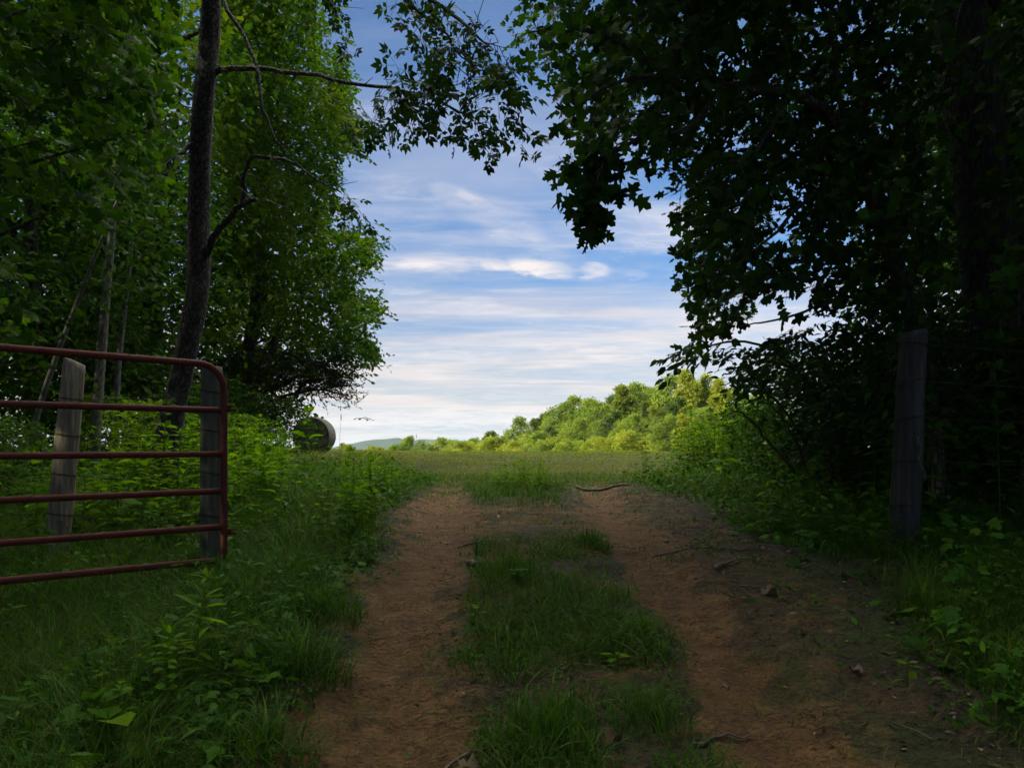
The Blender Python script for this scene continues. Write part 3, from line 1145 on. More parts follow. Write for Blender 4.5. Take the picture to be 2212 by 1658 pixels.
def build_post(name, label, bottom, top, r0, r1, mat, seed, slant=0.0, group=None, wraps=(), split=True):
    bottom = np.asarray(bottom, float)
    top = np.asarray(top, float)
    base = np.array((bottom[0], bottom[1], gz(bottom[0], bottom[1])))
    p = thing(name, label, 'post', base, group=group)
    bottom = np.array((base[0], base[1], base[2] - .25))
    sides, rings = 40, 44
    ax = top - bottom
    L = np.linalg.norm(ax)
    d = ax / L
    u = unit(np.cross(d, (0, 1, 0)))
    v = np.cross(d, u)
    a = np.arange(sides) * 2 * PI / sides
    V = []
    for k in range(rings):
        t = k / (rings - 1)
        r = r0 + (r1 - r0) * t
        rr = r * (1 + .16 * (fbm(np.cos(a) * 1.1 + 3, np.sin(a) * 1.1 + t * 1.2, np.full(sides, t * 1.5), oct=3, seed=seed) - .5)
                  - .10 * sstep(fbm(np.cos(a) * 7, np.sin(a) * 7, np.full(sides, t * .9), oct=2, seed=seed + 3), .56, .70))
        if t > .985:
            rr = rr * .95
        c = bottom + ax * t
        off = (np.cos(a)[:, None] * u + np.sin(a)[:, None] * v) * rr[:, None]
        lift = slant * (np.cos(a) * rr / r) * r * sstep(t, .8, 1.0)
        V.append(c + off + d[None] * lift[:, None])
    n = rings * sides
    V.append((bottom + ax * 1.004)[None])
    V = np.vstack(V)
    i = np.arange(rings - 1)[:, None] * sides
    j = np.arange(sides)[None]
    j2 = (j + 1) % sides
    F = np.stack((i + j, i + j2, i + sides + j2, i + sides + j), -1).reshape(-1, 4)
    T = [(n, (rings - 1) * sides + k, (rings - 1) * sides + (k + 1) % sides) for k in range(sides)]
    mb = MB()
    mb.add(V, T, F)
    mb.build('shaft', mat, p, base)
    for z, tilt in wraps:
        t = (z - bottom[2]) / (top[2] - bottom[2])
        r = (r0 + (r1 - r0) * t) * 1.03 + .003
        c = bottom + ax * t
        w_ = MB()
        ring = [c + u * math.cos(b) * r + v * math.sin(b) * r + d * (tilt * math.cos(b)) for b in np.linspace(0, 2 * PI, 33)]
        tube(w_, ring, .0024, 5, cap=False)
        tube(w_, [q_ + d * .006 + unit(q_ - c) * .001 for q_ in ring[::2]], .0018, 5, cap=False)
        w_.build('wire_wrap', M['wire'], p, base)
    return p


def wz(py, Y): return CAMZ + (HZ - py) / FPX * Y


LW = [wz(y, 5.5) for y in (862, 940, 1024, 1109)]
RW = [wz(y, 5.35) for y in (745, 823, 902, 996, 1087)]
build_post('leaning_post', 'pale grey split fence post leaning to the right behind the gate rails', at(112, 1222, 5.5), at(161, 781, 5.5), .082, .074, M['post'], 3, .35,
           wraps=[(z, .004) for z in LW])
build_post('hinge_post', 'straight greenish round post carrying the hinges of the red gate', at(455, 1225, 5.12), at(458, 792, 5.12), .074, .070, M['post_green'], 8, .0,
           wraps=[(z + .02, .012) for z in LW])
build_post('latch_post', 'thick grey weathered post with a short chain on it, right of the track', at(1947, 1178, 5.35), at(1973, 716, 5.35), .098, .088, M['post_shaded'], 15, -.30,
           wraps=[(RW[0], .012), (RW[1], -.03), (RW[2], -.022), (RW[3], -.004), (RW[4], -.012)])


def build_wire(a, b, label, group, seed, sag=.03):
    rng = np.random.default_rng(seed)
    a = np.asarray(a, float)
    b = np.asarray(b, float)
    L = np.linalg.norm(b - a)
    n = int(L / .12) + 2
    t = np.linspace(0, 1, n)
    P = a + (b - a) * t[:, None]
    P[:, 2] -= sag * 4 * t * (1 - t)
    mb = MB()
    for ph in (0, PI):
        tw = t * L * 60 + ph
        off = np.stack((np.zeros(n), np.cos(tw) * .0016, np.sin(tw) * .0016), 1)
        tube(mb, P + off, .0015, 4, cap=False)
    o = mb.build('barbed_wire', M['wire'])
    tag(o, label, 'wire', group)
    d = unit(b - a)
    bb = MB()
    for s in np.arange(.08, L - .03, .125):
        c = a + d * s
        c[2] -= sag * 4 * (s / L) * (1 - s / L)
        e = rng.normal(0, 1, 3)
        e = unit(e - d * np.dot(e, d))
        f = np.cross(d, e)
        tube(bb, [c - e * .013, c, c + e * .013], .0011, 3)
        tube(bb, [c - f * .013 + d * .006, c + d * .006, c + f * .013 + d * .006], .0011, 3)
    tag(bb.build('barbs', M['wire'], o), kind='stuff')


rank = ['topmost', 'second from the top', 'third from the top', 'lowest']
for k in range(4):
    A = at(135, 0, 5.5)
    A[2] = LW[k]
    B = at(452, 0, 5.12)
    B[2] = LW[k] + .02
    A[0] += .10 - .015 * k
    A[1] -= .02
    B[0] -= .075
    build_wire(A, B, rank[k].capitalize() + ' barbed wire strung between the leaning post and the hinge post', 'wires left of the gate', 300 + k, .02 + .01 * k)
    C = A + np.array((-.2, 0, 0))
    E = C + np.array((-4.2, .5, -.02))
    build_wire(E, C, rank[k].capitalize() + ' barbed wire running past the leaning post into the woods', 'wires in the left woods', 310 + k, .05)
rank5 = ['topmost', 'second from the top', 'middle', 'second from the bottom', 'lowest']
for k in range(5):
    A = at(1968 - k * 4 + 26, 0, 5.35)
    A[2] = RW[k]
    B = np.array((8.6, 6.1, RW[k] - .06 + .02 * k))
    build_wire(A, B, rank5[k].capitalize() + ' barbed wire strung from the thick post into the dark right-hand trees', 'wires right of the latch post', 330 + k, .06)


def build_chain():
    top = at(1982, 952, 5.22)
    c = thing('gate_chain', 'short steel chain hanging down the side of the thick grey post', 'chain', top)
    n = 13
    for k in range(n):
        z = -.005 - .019 * k
        x = .012 * math.sin(k * .7) + .0030 * k
        y = -.004
        mb = MB()
        ring = []
        big = 1.9 if k in (0, n - 1) else 1.0
        for b in np.linspace(0, 2 * PI, 17):
            s_, l_ = math.cos(b) * .0075 * (1.25 if big > 1 else 1), math.sin(b) * .0145 * big
            a = PI / 2 * (k % 2) + .5
            ring.append((x + s_ * math.cos(a), y + s_ * math.sin(a), z + l_ - (.012 if k == n - 1 else 0) + (.010 if k == 0 else 0)))
        tube(mb, ring, .0024, 6, cap=False)
        mb.build('link', M['steel'], c)
    mb = MB()
    tube(mb, [(-.02, .03, .035), (-.004, .0, .030), (.0, -.006, .022), (.004, .0, .012), (-.01, .03, .008)], .003, 6)
    mb.build('staple', M['steel'], c)


build_chain()

# ================================================================== the bale
def build_bale():
    X, Y = -7.96, 30.6
    base = np.array((X, Y, gz(X, Y)))
    b = thing('hay_bale', 'big round hay bale with a dark coiled end standing in the field', 'hay bale', base, rz=rad(1))
    R, L = .75, 1.25
    sides, rings = 96, 30
    a = np.arange(sides) * 2 * PI / sides
    V, F = [], []
    # end faces with coiled layers
    for e, yy in enumerate((-L / 2, L / 2)):
        mb = MB()
        rr = np.linspace(.02, .985, 60)
        A, RR = np.meshgrid(a, rr)
        sp = np.sin((RR * 26 + A / (2 * PI)) * 2 * PI / 2)
        dep = .016 * sp + .05 * (fbm(np.cos(A) * RR * 7, np.sin(A) * RR * 7, oct=4, seed=8 + e) - .5) - .05 * RR ** 6
        r_ = RR * R
        YY = yy + (-1 if e == 0 else 1) * dep
        P = np.stack((np.cos(A) * r_, YY, R * .97 + np.sin(A) * r_), -1).reshape(-1, 3)
        P[:, 2] = np.maximum(P[:, 2], 0.0 + .0 * P[:, 2])
        i = np.arange(59)[:, None] * sides
        j = np.arange(sides)[None]
        j2 = (j + 1) % sides
        f = np.stack((i + j, i + j2, i + sides + j2, i + sides + j), -1).reshape(-1, 4)
        P = np.vstack((P, [[0, yy, R * .97]]))
        t = [(60 * sides, (k + 1) % sides, k) for k in range(sides)]
        mb.add(P, t, f)
        mb.build('end_face', M['hay_face'], b)
    mb = MB()
    yl = np.linspace(-L / 2, L / 2, rings)
    A, YL = np.meshgrid(a, yl)
    edge = 1 - np.abs(YL / (L / 2)) ** 8 * .05
    r_ = R * edge * (1 + .012 * (fbm(np.cos(A) * 6, np.sin(A) * 6, YL * 7, oct=3, seed=12) - .5) * 2 + .006 * np.sin(YL * 60))
    P = np.stack((np.cos(A) * r_, YL, np.maximum(R * .97 + np.sin(A) * r_, 0)), -1).reshape(-1, 3)
    i = np.arange(rings - 1)[:, None] * sides
    j = np.arange(sides)[None]
    j2 = (j + 1) % sides
    mb.add(P, None, np.stack((i + j, i + j2, i + sides + j2, i + sides + j), -1).reshape(-1, 4))
    mb.build('net_wrap', M['hay_wrap'], b)


build_bale()


# ================================================================== trees
def lobe_points(lobes, rng):
    C, D = [], []
    for cx, cy, cz, rx, ry, rz_, n in lobes:
        d = unit(rng.normal(0, 1, (n, 3)))
        r = rng.uniform(.35, 1.0, n) ** .6
        C.append(np.array((cx, cy, cz)) + d * r[:, None] * np.array((rx, ry, rz_)))
        D.append(unit(d * np.array((1, 1, .5)) + rng.normal(0, .35, (n, 3))))
    return np.concatenate(C), np.concatenate(D)


def grow_limbs(mb, trunk, targets, rng, r0=.08, frm=.3, sides=7):
    """limbs that leave the trunk line and reach towards the given points"""
    tr = np.asarray(trunk, float)
    for t in targets:
        t = np.asarray(t, float)
        z = max(tr[0][2] + (tr[-1][2] - tr[0][2]) * frm, t[2] - np.hypot(*(t[:2] - tr[len(tr) // 2][:2])) * rng.uniform(.5, 1.0))
        k = int(np.argmin(np.abs(tr[:, 2] - z)))
        a = tr[k]
        m = (a + t) / 2 + np.array((0, 0, .10 * np.linalg.norm(t - a))) + rng.normal(0, .05 * np.linalg.norm(t - a), 3)
        tube(mb, spline([a, m, t], 9), (r0 * rng.uniform(.6, 1.1), r0 * .15), sides, .1)


def make_tree(name, label, cat, seed, H, r0, lo, cr, nsp, k, tm, size, lm, bm, shape='round', loc=(0, 0, 0), group=None, spr=.9, lean=0.0):
    rng = np.random.default_rng(seed)
    t = thing(name, label, cat, loc, group=group)
    lx, ly = rng.normal(0, .25, 2) + np.array((lean, 0))
    pts = [(0, 0, -.3), (lx * .2, ly * .2, H * .25), (lx * .7 + rng.normal(0, .12), ly * .5, H * .55), (lx, ly, H * .92)]
    trunk = spline(pts, 20)
    lobes = []
    nl = {'round': 13, 'cone': 15, 'loose': 16, 'broad': 15, 'column': 12}[shape]
    for i in range(nl):
        f = (i + .5) / nl
        z = lo + (H - lo) * f
        if shape == 'cone':
            R = cr * (1.02 - .82 * f)
        elif shape == 'column':
            R = cr * (.75 + .25 * math.sin(PI * f)) * (1 - .5 * max(0, f - .7) / .3)
        else:
            R = cr * math.sqrt(max(.08, 1 - ((f - .42) / .62) ** 2))
        a = i * 2.399 + rng.uniform(-.4, .4)
        o = R * rng.uniform(.45, .80)
        s = R * rng.uniform(.42, .62) * (.8 if shape == 'loose' else 1)
        s = max(s, cr * .24)
        lobes.append((lx * f + math.cos(a) * o, ly * f + math.sin(a) * o, z, s, s, s * rng.uniform(.6, .9), int(nsp / nl * rng.uniform(.7, 1.3))))
    tb = MB()
    tube(tb, trunk, (r0 * 1.35, r0, r0 * .8, r0 * .2), 12, .10, seed=seed)
    grow_limbs(tb, trunk, [l[:3] for l in lobes], rng, r0 * .42)
    tb.build('trunk', bm, t)
    C, D = lobe_points(lobes, rng)
    ml = MB()
    base = np.clip(fbm(C[:, 0] * .5, C[:, 1] * .5, C[:, 2] * .5, oct=2, seed=seed) * 1.4 - .2 + rng.normal(0, .15, len(C)), 0, 1)
    sprays(ml, None, C, D, spr * rng.uniform(.6, 1.3, len(C)), k, tm, size, rng, .35, .25, .55, rbase=base)
    ml.build('crown', lm, t)
    return t


def make_bush(name, label, cat, seed, H, W, nsp, k, tm, size, lm, group=None, loc=(0, 0, 0)):
    rng = np.random.default_rng(seed)
    b = thing(name, label, cat, loc, group=group)
    n = nsp
    a = rng.uniform(0, 2 * PI, n)
    f = rng.uniform(.08, 1, n)
    R = W * np.sqrt(np.clip(1 - (f - .45) ** 2 / .36, .05, 1)) * rng.uniform(.15, 1, n) ** .6
    C = np.stack((np.cos(a) * R, np.sin(a) * R, f * H), 1)
    D = unit(np.stack((np.cos(a), np.sin(a), rng.uniform(-.1, .7, n)), 1) + rng.normal(0, .3, (n, 3)))
    ml, mt = MB(), MB()
    sprays(ml, mt, C, D, H * .22 * rng.uniform(.6, 1.3, n), k, tm, size, rng, .3, .2, .5, twig=.003)
    for q in range(9):
        e = C[rng.integers(n)]
        tube(mt, spline([(e[0] * .1, e[1] * .1, -.1), (e[0] * .4, e[1] * .4, e[2] * .6), tuple(e)], 8), (.016 * H / 2, .004), 6)
    mt.build('stems', M['twig'], b)
    ml.build('foliage', lm, b)
    return b


def pxpath(p, n=24):
    P = spline([at(*q) for q in p], n)
    s_ = np.linspace(0, 1, n)
    f = np.sin(s_ * PI)[:, None] * .05
    k = P[0] * 3.7 + len(p)
    J = np.stack([fbm(s_ * n * .35 + k[c], s_ * 0 + k[2], oct=3, seed=60 + c) - .5 for c in range(3)], 1)
    return P + J * f * 2


UP = np.array((0, 0, 1.0))


# ---- the rough-barked tree at the gate, its limbs and the sprays it hangs over the track
def tree_cherry():
    rng = np.random.default_rng(501)
    b = at(356, 1040, 8.6)
    base = np.array((b[0], b[1], gz(b[0], b[1])))
    t = thing('gnarled_tree', 'tall rough-barked tree with a bare bending trunk just behind the red gate', 'tree', base)
    tr = spline([base - UP * .3, at(358, 990, 8.6), at(368, 925, 8.6), at(400, 769, 8.6), at(427, 619, 8.6), at(430, 448, 8.6), at(434, 299, 8.5), at(447, 149, 8.4),
                 at(455, 30, 8.3), at(462, -150, 8.2), at(475, -500, 8.0), at(500, -900, 7.8)], 90)
    mb = MB()
    tube(mb, tr, (.17, .15, .132, .125, .120, .116, .115, .108, .10, .085, .07, .04), 28, .13, seed=5)
    mb.build('trunk', M['bark'], t, base)
    limbs = [
        ([(452, 168, 8.45), (480, 153, 8.4), (545, 149, 8.2), (640, 160, 7.8), (720, 172, 7.4), (830, 186, 7.0), (930, 215, 6.7), (1010, 250, 6.5)], .040, .012),
        ([(470, -60, 8.2), (489, 19, 8.0), (523, 75, 7.9), (549, 142, 7.8), (564, 224, 7.7), (575, 261, 7.7), (601, 310, 7.6), (650, 362, 7.5), (690, 392, 7.4)], .030, .008),
        ([(440, 560, 8.6), (461, 523, 8.5), (482, 482, 8.4), (515, 448, 8.3), (553, 430, 8.2)], .055, .034),
        ([(520, 446, 8.3), (527, 420, 8.3), (525, 392, 8.2), (538, 347, 8.1), (582, 340, 8.0), (635, 355, 7.9), (687, 388, 7.8), (736, 415, 7.7)], .036, .010),
        ([(425, 306, 8.5), (407, 316, 8.4), (373, 347, 8.2), (351, 373, 8.1), (291, 396, 7.9), (288, 450, 7.8)], .036, .010),
        ([(475, -420, 8.0), (620, -260, 7.4), (800, -90, 6.9), (960, 20, 6.6), (1040, 85, 6.5), (1066, 108, 6.4)], .045, .006),
        ([(800, -90, 6.9), (900, 20, 6.7), (970, 90, 6.6), (1030, 150, 6.5)], .022, .006),
        ([(1030, 100, 6.5), (1018, 160, 6.5), (1000, 230, 6.5)], .012, .005),
        ([(470, -300, 8.1), (580, -180, 8.0), (690, -60, 7.9), (735, 60, 7.8)], .03, .006),
        ([(475, -450, 8.0), (380, -700, 7.4), (250, -900, 6.6)], .06, .02),
        ([(490, -750, 7.9), (700, -1100, 7.0), (900, -1500, 6.2)], .05, .02),
    ]
    tw0 = MB()
    for p, a, c in limbs:
        mb = MB()
        tube(mb, pxpath(p, 30), (a * .82, (a + c) * .38, c * .7), 10, .14)
        P = pxpath(p, 30)
        k = rng.integers(8, 29, 9)
        dd = unit(np.gradient(P, axis=0)[k] + rng.normal(0, .55, (9, 3)) * np.linalg.norm(np.gradient(P, axis=0)[k], axis=1)[:, None] * 1.6)
        ln = rng.uniform(.15, .55, (9, 1))
        A_ = P[k]
        thin_stems(tw0, A_, A_ + dd * ln * .5 + rng.normal(0, .03, (9, 3)), A_ + dd * ln - np.array((0, 0, .12)) * ln, .006, .002)
        mb.build('limb', M['bark'], t, base)
    H = [(865, -140), (835, 20), (816, 75), (850, 110), (818, 145), (812, 190), (822, 240), (890, 300), (932, 262), (960, 275), (984, 320), (1007, 299), (1040, 355), (1058, 365),
         (1066, 315), (1096, 261), (1122, 258), (1115, 322), (1150, 330), (1171, 290), (1198, 290), (1200, 209), (1156, 165), (1119, 128), (1078, 95), (1040, 30), (870, -140)]
    ml, mt = MB(), MB()
    mt.v, mt.f3, mt.f4, mt.r, mt.n = tw0.v, tw0.f3, tw0.f4, tw0.r, tw0.n
    C = region(H, 5.9, 7.1, 112, rng, 1.6, .38, 7)
    D = rng.normal(0, .6, (len(C), 3)) + np.array((.25, -.1, -.55))
    L = rng.uniform(.18, .36, len(C))
    k = inside(C, D, L, H, .3)
    C, D, L = C[k], D[k], L[k]
    sprays(ml, mt, C, D, L, 4, HICKORY, .185, rng, .30, .45, .45, pet=.05, twig=.0035, jit=.3)
    for poly, n in (([(650, -160), (690, 30), (708, 62), (745, 112), (756, 100), (748, 70), (728, 20), (740, -160)], 26),
                    ([(752, 262), (800, 240), (845, 262), (838, 310), (800, 296), (775, 322)], 12),
                    ([(730, 420), (770, 425), (800, 446), (790, 456), (740, 448)], 5)):
        C = region(poly, 7.4, 8.2, n, rng)
        D = rng.normal(0, .5, (n, 3)) + np.array((.5, 0, -.6))
        sprays(ml, mt, C, D, .3, 5, HICKORY, .18, rng, .3, .5, .45, pet=.05, twig=.003)
    # unseen rest of the crown, with lobes added over the track for shade
    lob = [(-4.8, 7, 12.5, 2.6, 2.6, 2.0, 150), (-5.5, 4.5, 11, 2.6, 2.6, 2, 130), (-4.2, 6.5, 14.5, 2.8, 2.8, 2.0, 150), (-1.8, 3.6, 8.6, 2.0, 2.0, 1.2, 110), (.6, 4.0, 9.4, 2.0, 2.0, 1.2, 90), (-.6, 1.6, 8.0, 2.4, 2.0, 1.2, 120)]
    C, D = lobe_points(lob, rng)
    sprays(ml, mt, C, D, .6, 5, HICKORY, .25, rng, .3, .4, .4, pet=.05, twig=.005)
    tag(mt.build('twigs', M['twig'], t, base), kind='stuff')
    ml.build('crown', M['hickory'], t, base)


tree_cherry()


# ---- the maple whose leaves fill the upper left corner (its trunk stands left of the picture)
def tree_maple():
    rng = np.random.default_rng(502)
    base = np.array((-6.3, 6.2, gz(-6.3, 6.2)))
    t = thing('maple_tree', 'bright green maple whose lobed leaves hang across the upper left corner', 'tree', base)
    tr = spline([base - UP * .2, base + (.1, .1, 2.5), base + (.3, 0, 5), base + (.2, .1, 9)], 30)
    mb = MB()
    tube(mb, tr, (.16, .13, .10, .04), 14, .1)
    mb.build('trunk', M['bark_dark'], t, base)
    A = [(-900, -500), (340, -500), (385, -120), (380, 60), (395, 200), (385, 320), (355, 405), (310, 410), (245, 452), (172, 462), (100, 440), (0, 490), (-900, 520)]
    B = [(-700, 470), (0, 490), (55, 560), (108, 615), (112, 700), (70, 765), (-60, 800), (-700, 820)]
    ml, mt, lm = MB(), MB(), MB()
    tgt = [at(250, 60, 6.8), at(380, 260, 7.2), at(100, 300, 6.2), at(150, 440, 6.6), at(20, 640, 6.0), at(-200, 200, 6.2), at(300, -200, 6.5), at(0, -100, 7.2), at(60, 20, 5.6), at(-300, 500, 5.8)]
    grow_limbs(lm, tr, tgt, rng, .045, .15)
    for poly, n, f in ((A, 1500, .40), (B, 300, .0)):
        C = region(poly, 5.4, 8.4, n, rng, .8 if f else 0, f, 17)
        D = rng.normal(0, .5, (n, 3)) + np.array((.6, -.15, -.15))
        L = rng.uniform(.3, .65, n)
        k = inside(C, D, L, poly)
        C, D, L = C[k], D[k], L[k]
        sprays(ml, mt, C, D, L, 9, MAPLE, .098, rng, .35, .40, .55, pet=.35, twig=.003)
    C, D = lobe_points([(-6, 5, 8.5, 3, 3, 2, 200), (-7, 2.5, 7, 3, 3, 2.5, 200), (-5.5, 0, 8, 3, 3, 2, 160), (-6.5, 6.5, 10, 3, 3, 1.6, 160)], rng)
    sprays(ml, mt, C, D, .7, 8, MAPLE, .15, rng, .3, .35, .4, pet=.3, twig=.004)
    lm.build('limbs', M['bark_dark'], t, base)
    tag(mt.build('twigs', M['twig'], t, base), kind='stuff')
    ml.build('crown', M['maple'], t, base)


tree_maple()


# ---- the arching tree whose dark lobed leaves fill the upper right
def tree_tulip():
    rng = np.random.default_rng(503)
    b = at(2030, 1075, 7.2)
    base = np.array((b[0], b[1], gz(b[0], b[1])))
    t = thing('arching_tree', 'slender dark tree arching left over the track from behind the thick post', 'tree', base)
    tr = pxpath([(2030, 1100, 7.2), (2010, 900, 7.2), (1975, 700, 7.1), (1927, 540, 7.0), (1885, 430, 6.9), (1847, 348, 6.8), (1812, 280, 6.7), (1779, 236, 6.6),
                 (1720, 210, 6.5), (1647, 194, 6.4), (1560, 180, 6.3), (1475, 164, 6.2), (1400, 130, 6.1), (1320, 90, 6.0)], 60)
    mb = MB()
    tube(mb, tr, (.085, .08, .075, .07, .062, .056, .05, .044, .036, .03, .022, .014, .008), 16, .1)
    mb.build('trunk', M['bark_dark'], t, base)
    lm = MB()
    for p in ([(1830, 310, 6.7), (1800, 120, 6.6), (1740, -100, 6.4), (1650, -350, 6.2)], [(1930, 545, 7.0), (2000, 300, 7.2), (2080, 0, 7.4), (2150, -300, 7.4)],
              [(1560, 180, 6.3), (1520, 250, 6.1), (1480, 290, 6.0), (1380, 300, 5.9), (1320, 330, 5.8), (1285, 400, 5.7), (1280, 440, 5.7)],
              [(1850, 360, 6.8), (1760, 420, 6.6), (1660, 520, 6.4), (1560, 600, 6.2)], [(1700, 205, 6.5), (1640, 320, 6.3), (1540, 420, 6.1)],
              [(1820, 290, 6.7), (1900, 180, 6.2), (1950, 0, 5.8)], [(1475, 164, 6.2), (1330, 180, 5.8), (1240, 230, 5.6)], [(1400, 130, 6.1), (1250, 60, 5.8), (1140, 70, 5.7)]):
        tube(lm, pxpath(p, 16), (.026, .006), 7, .05)
    # the thin limb low on the right, running out over the shrub
    tube(lm, pxpath([(1990, 610, 7.2), (1900, 628, 7.1), (1820, 645, 7.0), (1740, 668, 6.9), (1650, 692, 6.8), (1590, 706, 6.7)], 24), (.022, .014, .004), 8, .05)
    A = [(1095, -500), (1088, 50), (1120, 110), (1163, 150), (1205, 215), (1223, 250), (1250, 292), (1309, 338), (1358, 310), (1391, 325), (1445, 352), (1455, 472), (1463, 536),
         (1458, 600), (1470, 640), (1495, 720), (1560, 715), (1620, 690), (1650, 650), (1790, 640), (1830, 690), (1850, 745), (2500, 745), (2500, -500)]
    Bp = [(1231, 299), (1190, 350), (1230, 390), (1225, 425), (1245, 470), (1248, 500), (1265, 522), (1291, 525), (1322, 505), (1303, 463), (1340, 440), (1345, 403), (1309, 347)]
    ml, mt = MB(), MB()
    C = region(A, 5.4, 12, 6000, rng, .75, .39, 23)
    D = rng.normal(0, .5, (len(C), 3)) + np.array((-.6, -.1, -.25))
    # a pair of gaps where the sky breaks through
    for gx, gy, gr in ((1585, 150, 26), (1605, 45, 22), (1720, 395, 30), (1700, 470, 28), (1690, 660, 55), (2080, 480, 18), (2120, 560, 22), (2060, 620, 20), (1600, 300, 16), (1960, 540, 22)):
        q = np.stack((CX + C[:, 0] / C[:, 1] * FPX, HZ - (C[:, 2] - CAMZ) / C[:, 1] * FPX), 1)
        k = np.hypot(q[:, 0] - gx, q[:, 1] - gy) > gr * 1.25
        C, D = C[k], D[k]
    L = rng.uniform(.25, .60, len(C))
    q = CX + C[:, 0] / C[:, 1] * FPX
    k = ~((q > 2000) & (q < 2215) & (C[:, 1] < 8.3) & (rng.random(len(C)) < .80))      # the big trunk stands behind a thinner part
    C, D, L = C[k], D[k], L[k]
    k = inside(C, D, L, A, .35)
    C, D, L = C[k], D[k], L[k]
    h = len(C) // 5 * 3
    sprays(ml, mt, C[:h], D[:h], L[:h], 9, MAPLE, .098, rng, .35, .45, .55, pet=.35, twig=.003)
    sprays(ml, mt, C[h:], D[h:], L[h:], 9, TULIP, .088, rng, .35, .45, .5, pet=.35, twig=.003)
    for p, n, sp, r1 in (([(1400, 292, 5.9), (1330, 318, 5.8), (1292, 370, 5.7), (1278, 430, 5.7), (1284, 500, 5.7)], 34, .10, .35),
                         ([(1330, 318, 5.8), (1338, 380, 5.75), (1342, 430, 5.75)], 9, .05, .6),
                         ([(1310, 335, 5.8), (1255, 352, 5.7), (1212, 362, 5.65)], 13, .07, .5),
                         ([(1285, 400, 5.7), (1252, 412, 5.65), (1238, 425, 5.6)], 6, .04, .6)):
        Lp = pxpath(p, 40)
        tube(lm, Lp[::3], (.008, .003), 5)
        q = rng.random(n) ** .8
        C = Lp[(q * 39).astype(int)] + rng.normal(0, 1, (n, 3)) * (sp * (1 - (1 - r1) * q))[:, None]
        D = rng.normal(0, .55, (n, 3)) + np.array((0, 0, -.9))
        sprays(ml, mt, C, D, .16, 4, MAPLE, .108, rng, .2, .5, .6, pet=.4, twig=.002)
    C, D = lobe_points([(5, 5, 9.5, 3, 3, 1.8, 220), (3.4, 3.4, 9.0, 2.2, 2.2, 1.2, 90), (6.4, 2, 8.5, 3, 3, 2, 220)], rng)
    sprays(ml, mt, C, D, .7, 7, TULIP, .16, rng, .3, .4, .4, pet=.3, twig=.004)
    lm.build('limbs', M['bark_dark'], t, base)
    tag(mt.build('twigs', M['twig'], t, base), kind='stuff')
    ml.build('crown', M['tulip'], t, base)


tree_tulip()


def tree_oak():
    rng = np.random.default_rng(504)
    b = at(2172, 1060, 8.2)
    base = np.array((b[0], b[1], gz(b[0], b[1])))
    t = thing('big_dark_tree', 'thick dark trunk rising at the right edge beyond the wire', 'tree', base)
    tr = spline([base - UP * .3, at(2168, 900, 8.2), at(2150, 700, 8.2), at(2126, 450, 8.1), at(2090, 150, 8.0), at(2070, -50, 7.9), at(2050, -500, 7.8), at(2050, -1100, 7.6)], 60)
    mb = MB()
    tube(mb, tr, (.36, .31, .29, .275, .27, .25, .2, .1), 30, .10, seed=9)
    mb.build('trunk', M['bark_dark'], t, base)
    lob = [(4.5, 7, 13, 3.4, 3.4, 2.2, 300), (7.5, 6, 12, 3.2, 3.2, 2.4, 300), (6, 10, 12.5, 3.4, 3, 2.4, 300), (9, 9, 10, 3.2, 3.2, 2.6, 300), (5, 3.5, 12.2, 3, 3, 1.8, 260), (8.6, 3, 9.5, 3, 3, 2.5, 260), (5, 7, 15.5, 3.5, 3.5, 2, 200)]
    lm = MB()
    grow_limbs(lm, tr, [l[:3] for l in lob], rng, .10, .45)
    lm.build('limbs', M['bark_dark'], t, base)
    C, D = lobe_points(lob, rng)
    ml = MB()
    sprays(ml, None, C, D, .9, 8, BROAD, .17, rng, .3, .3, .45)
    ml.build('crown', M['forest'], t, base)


tree_oak()


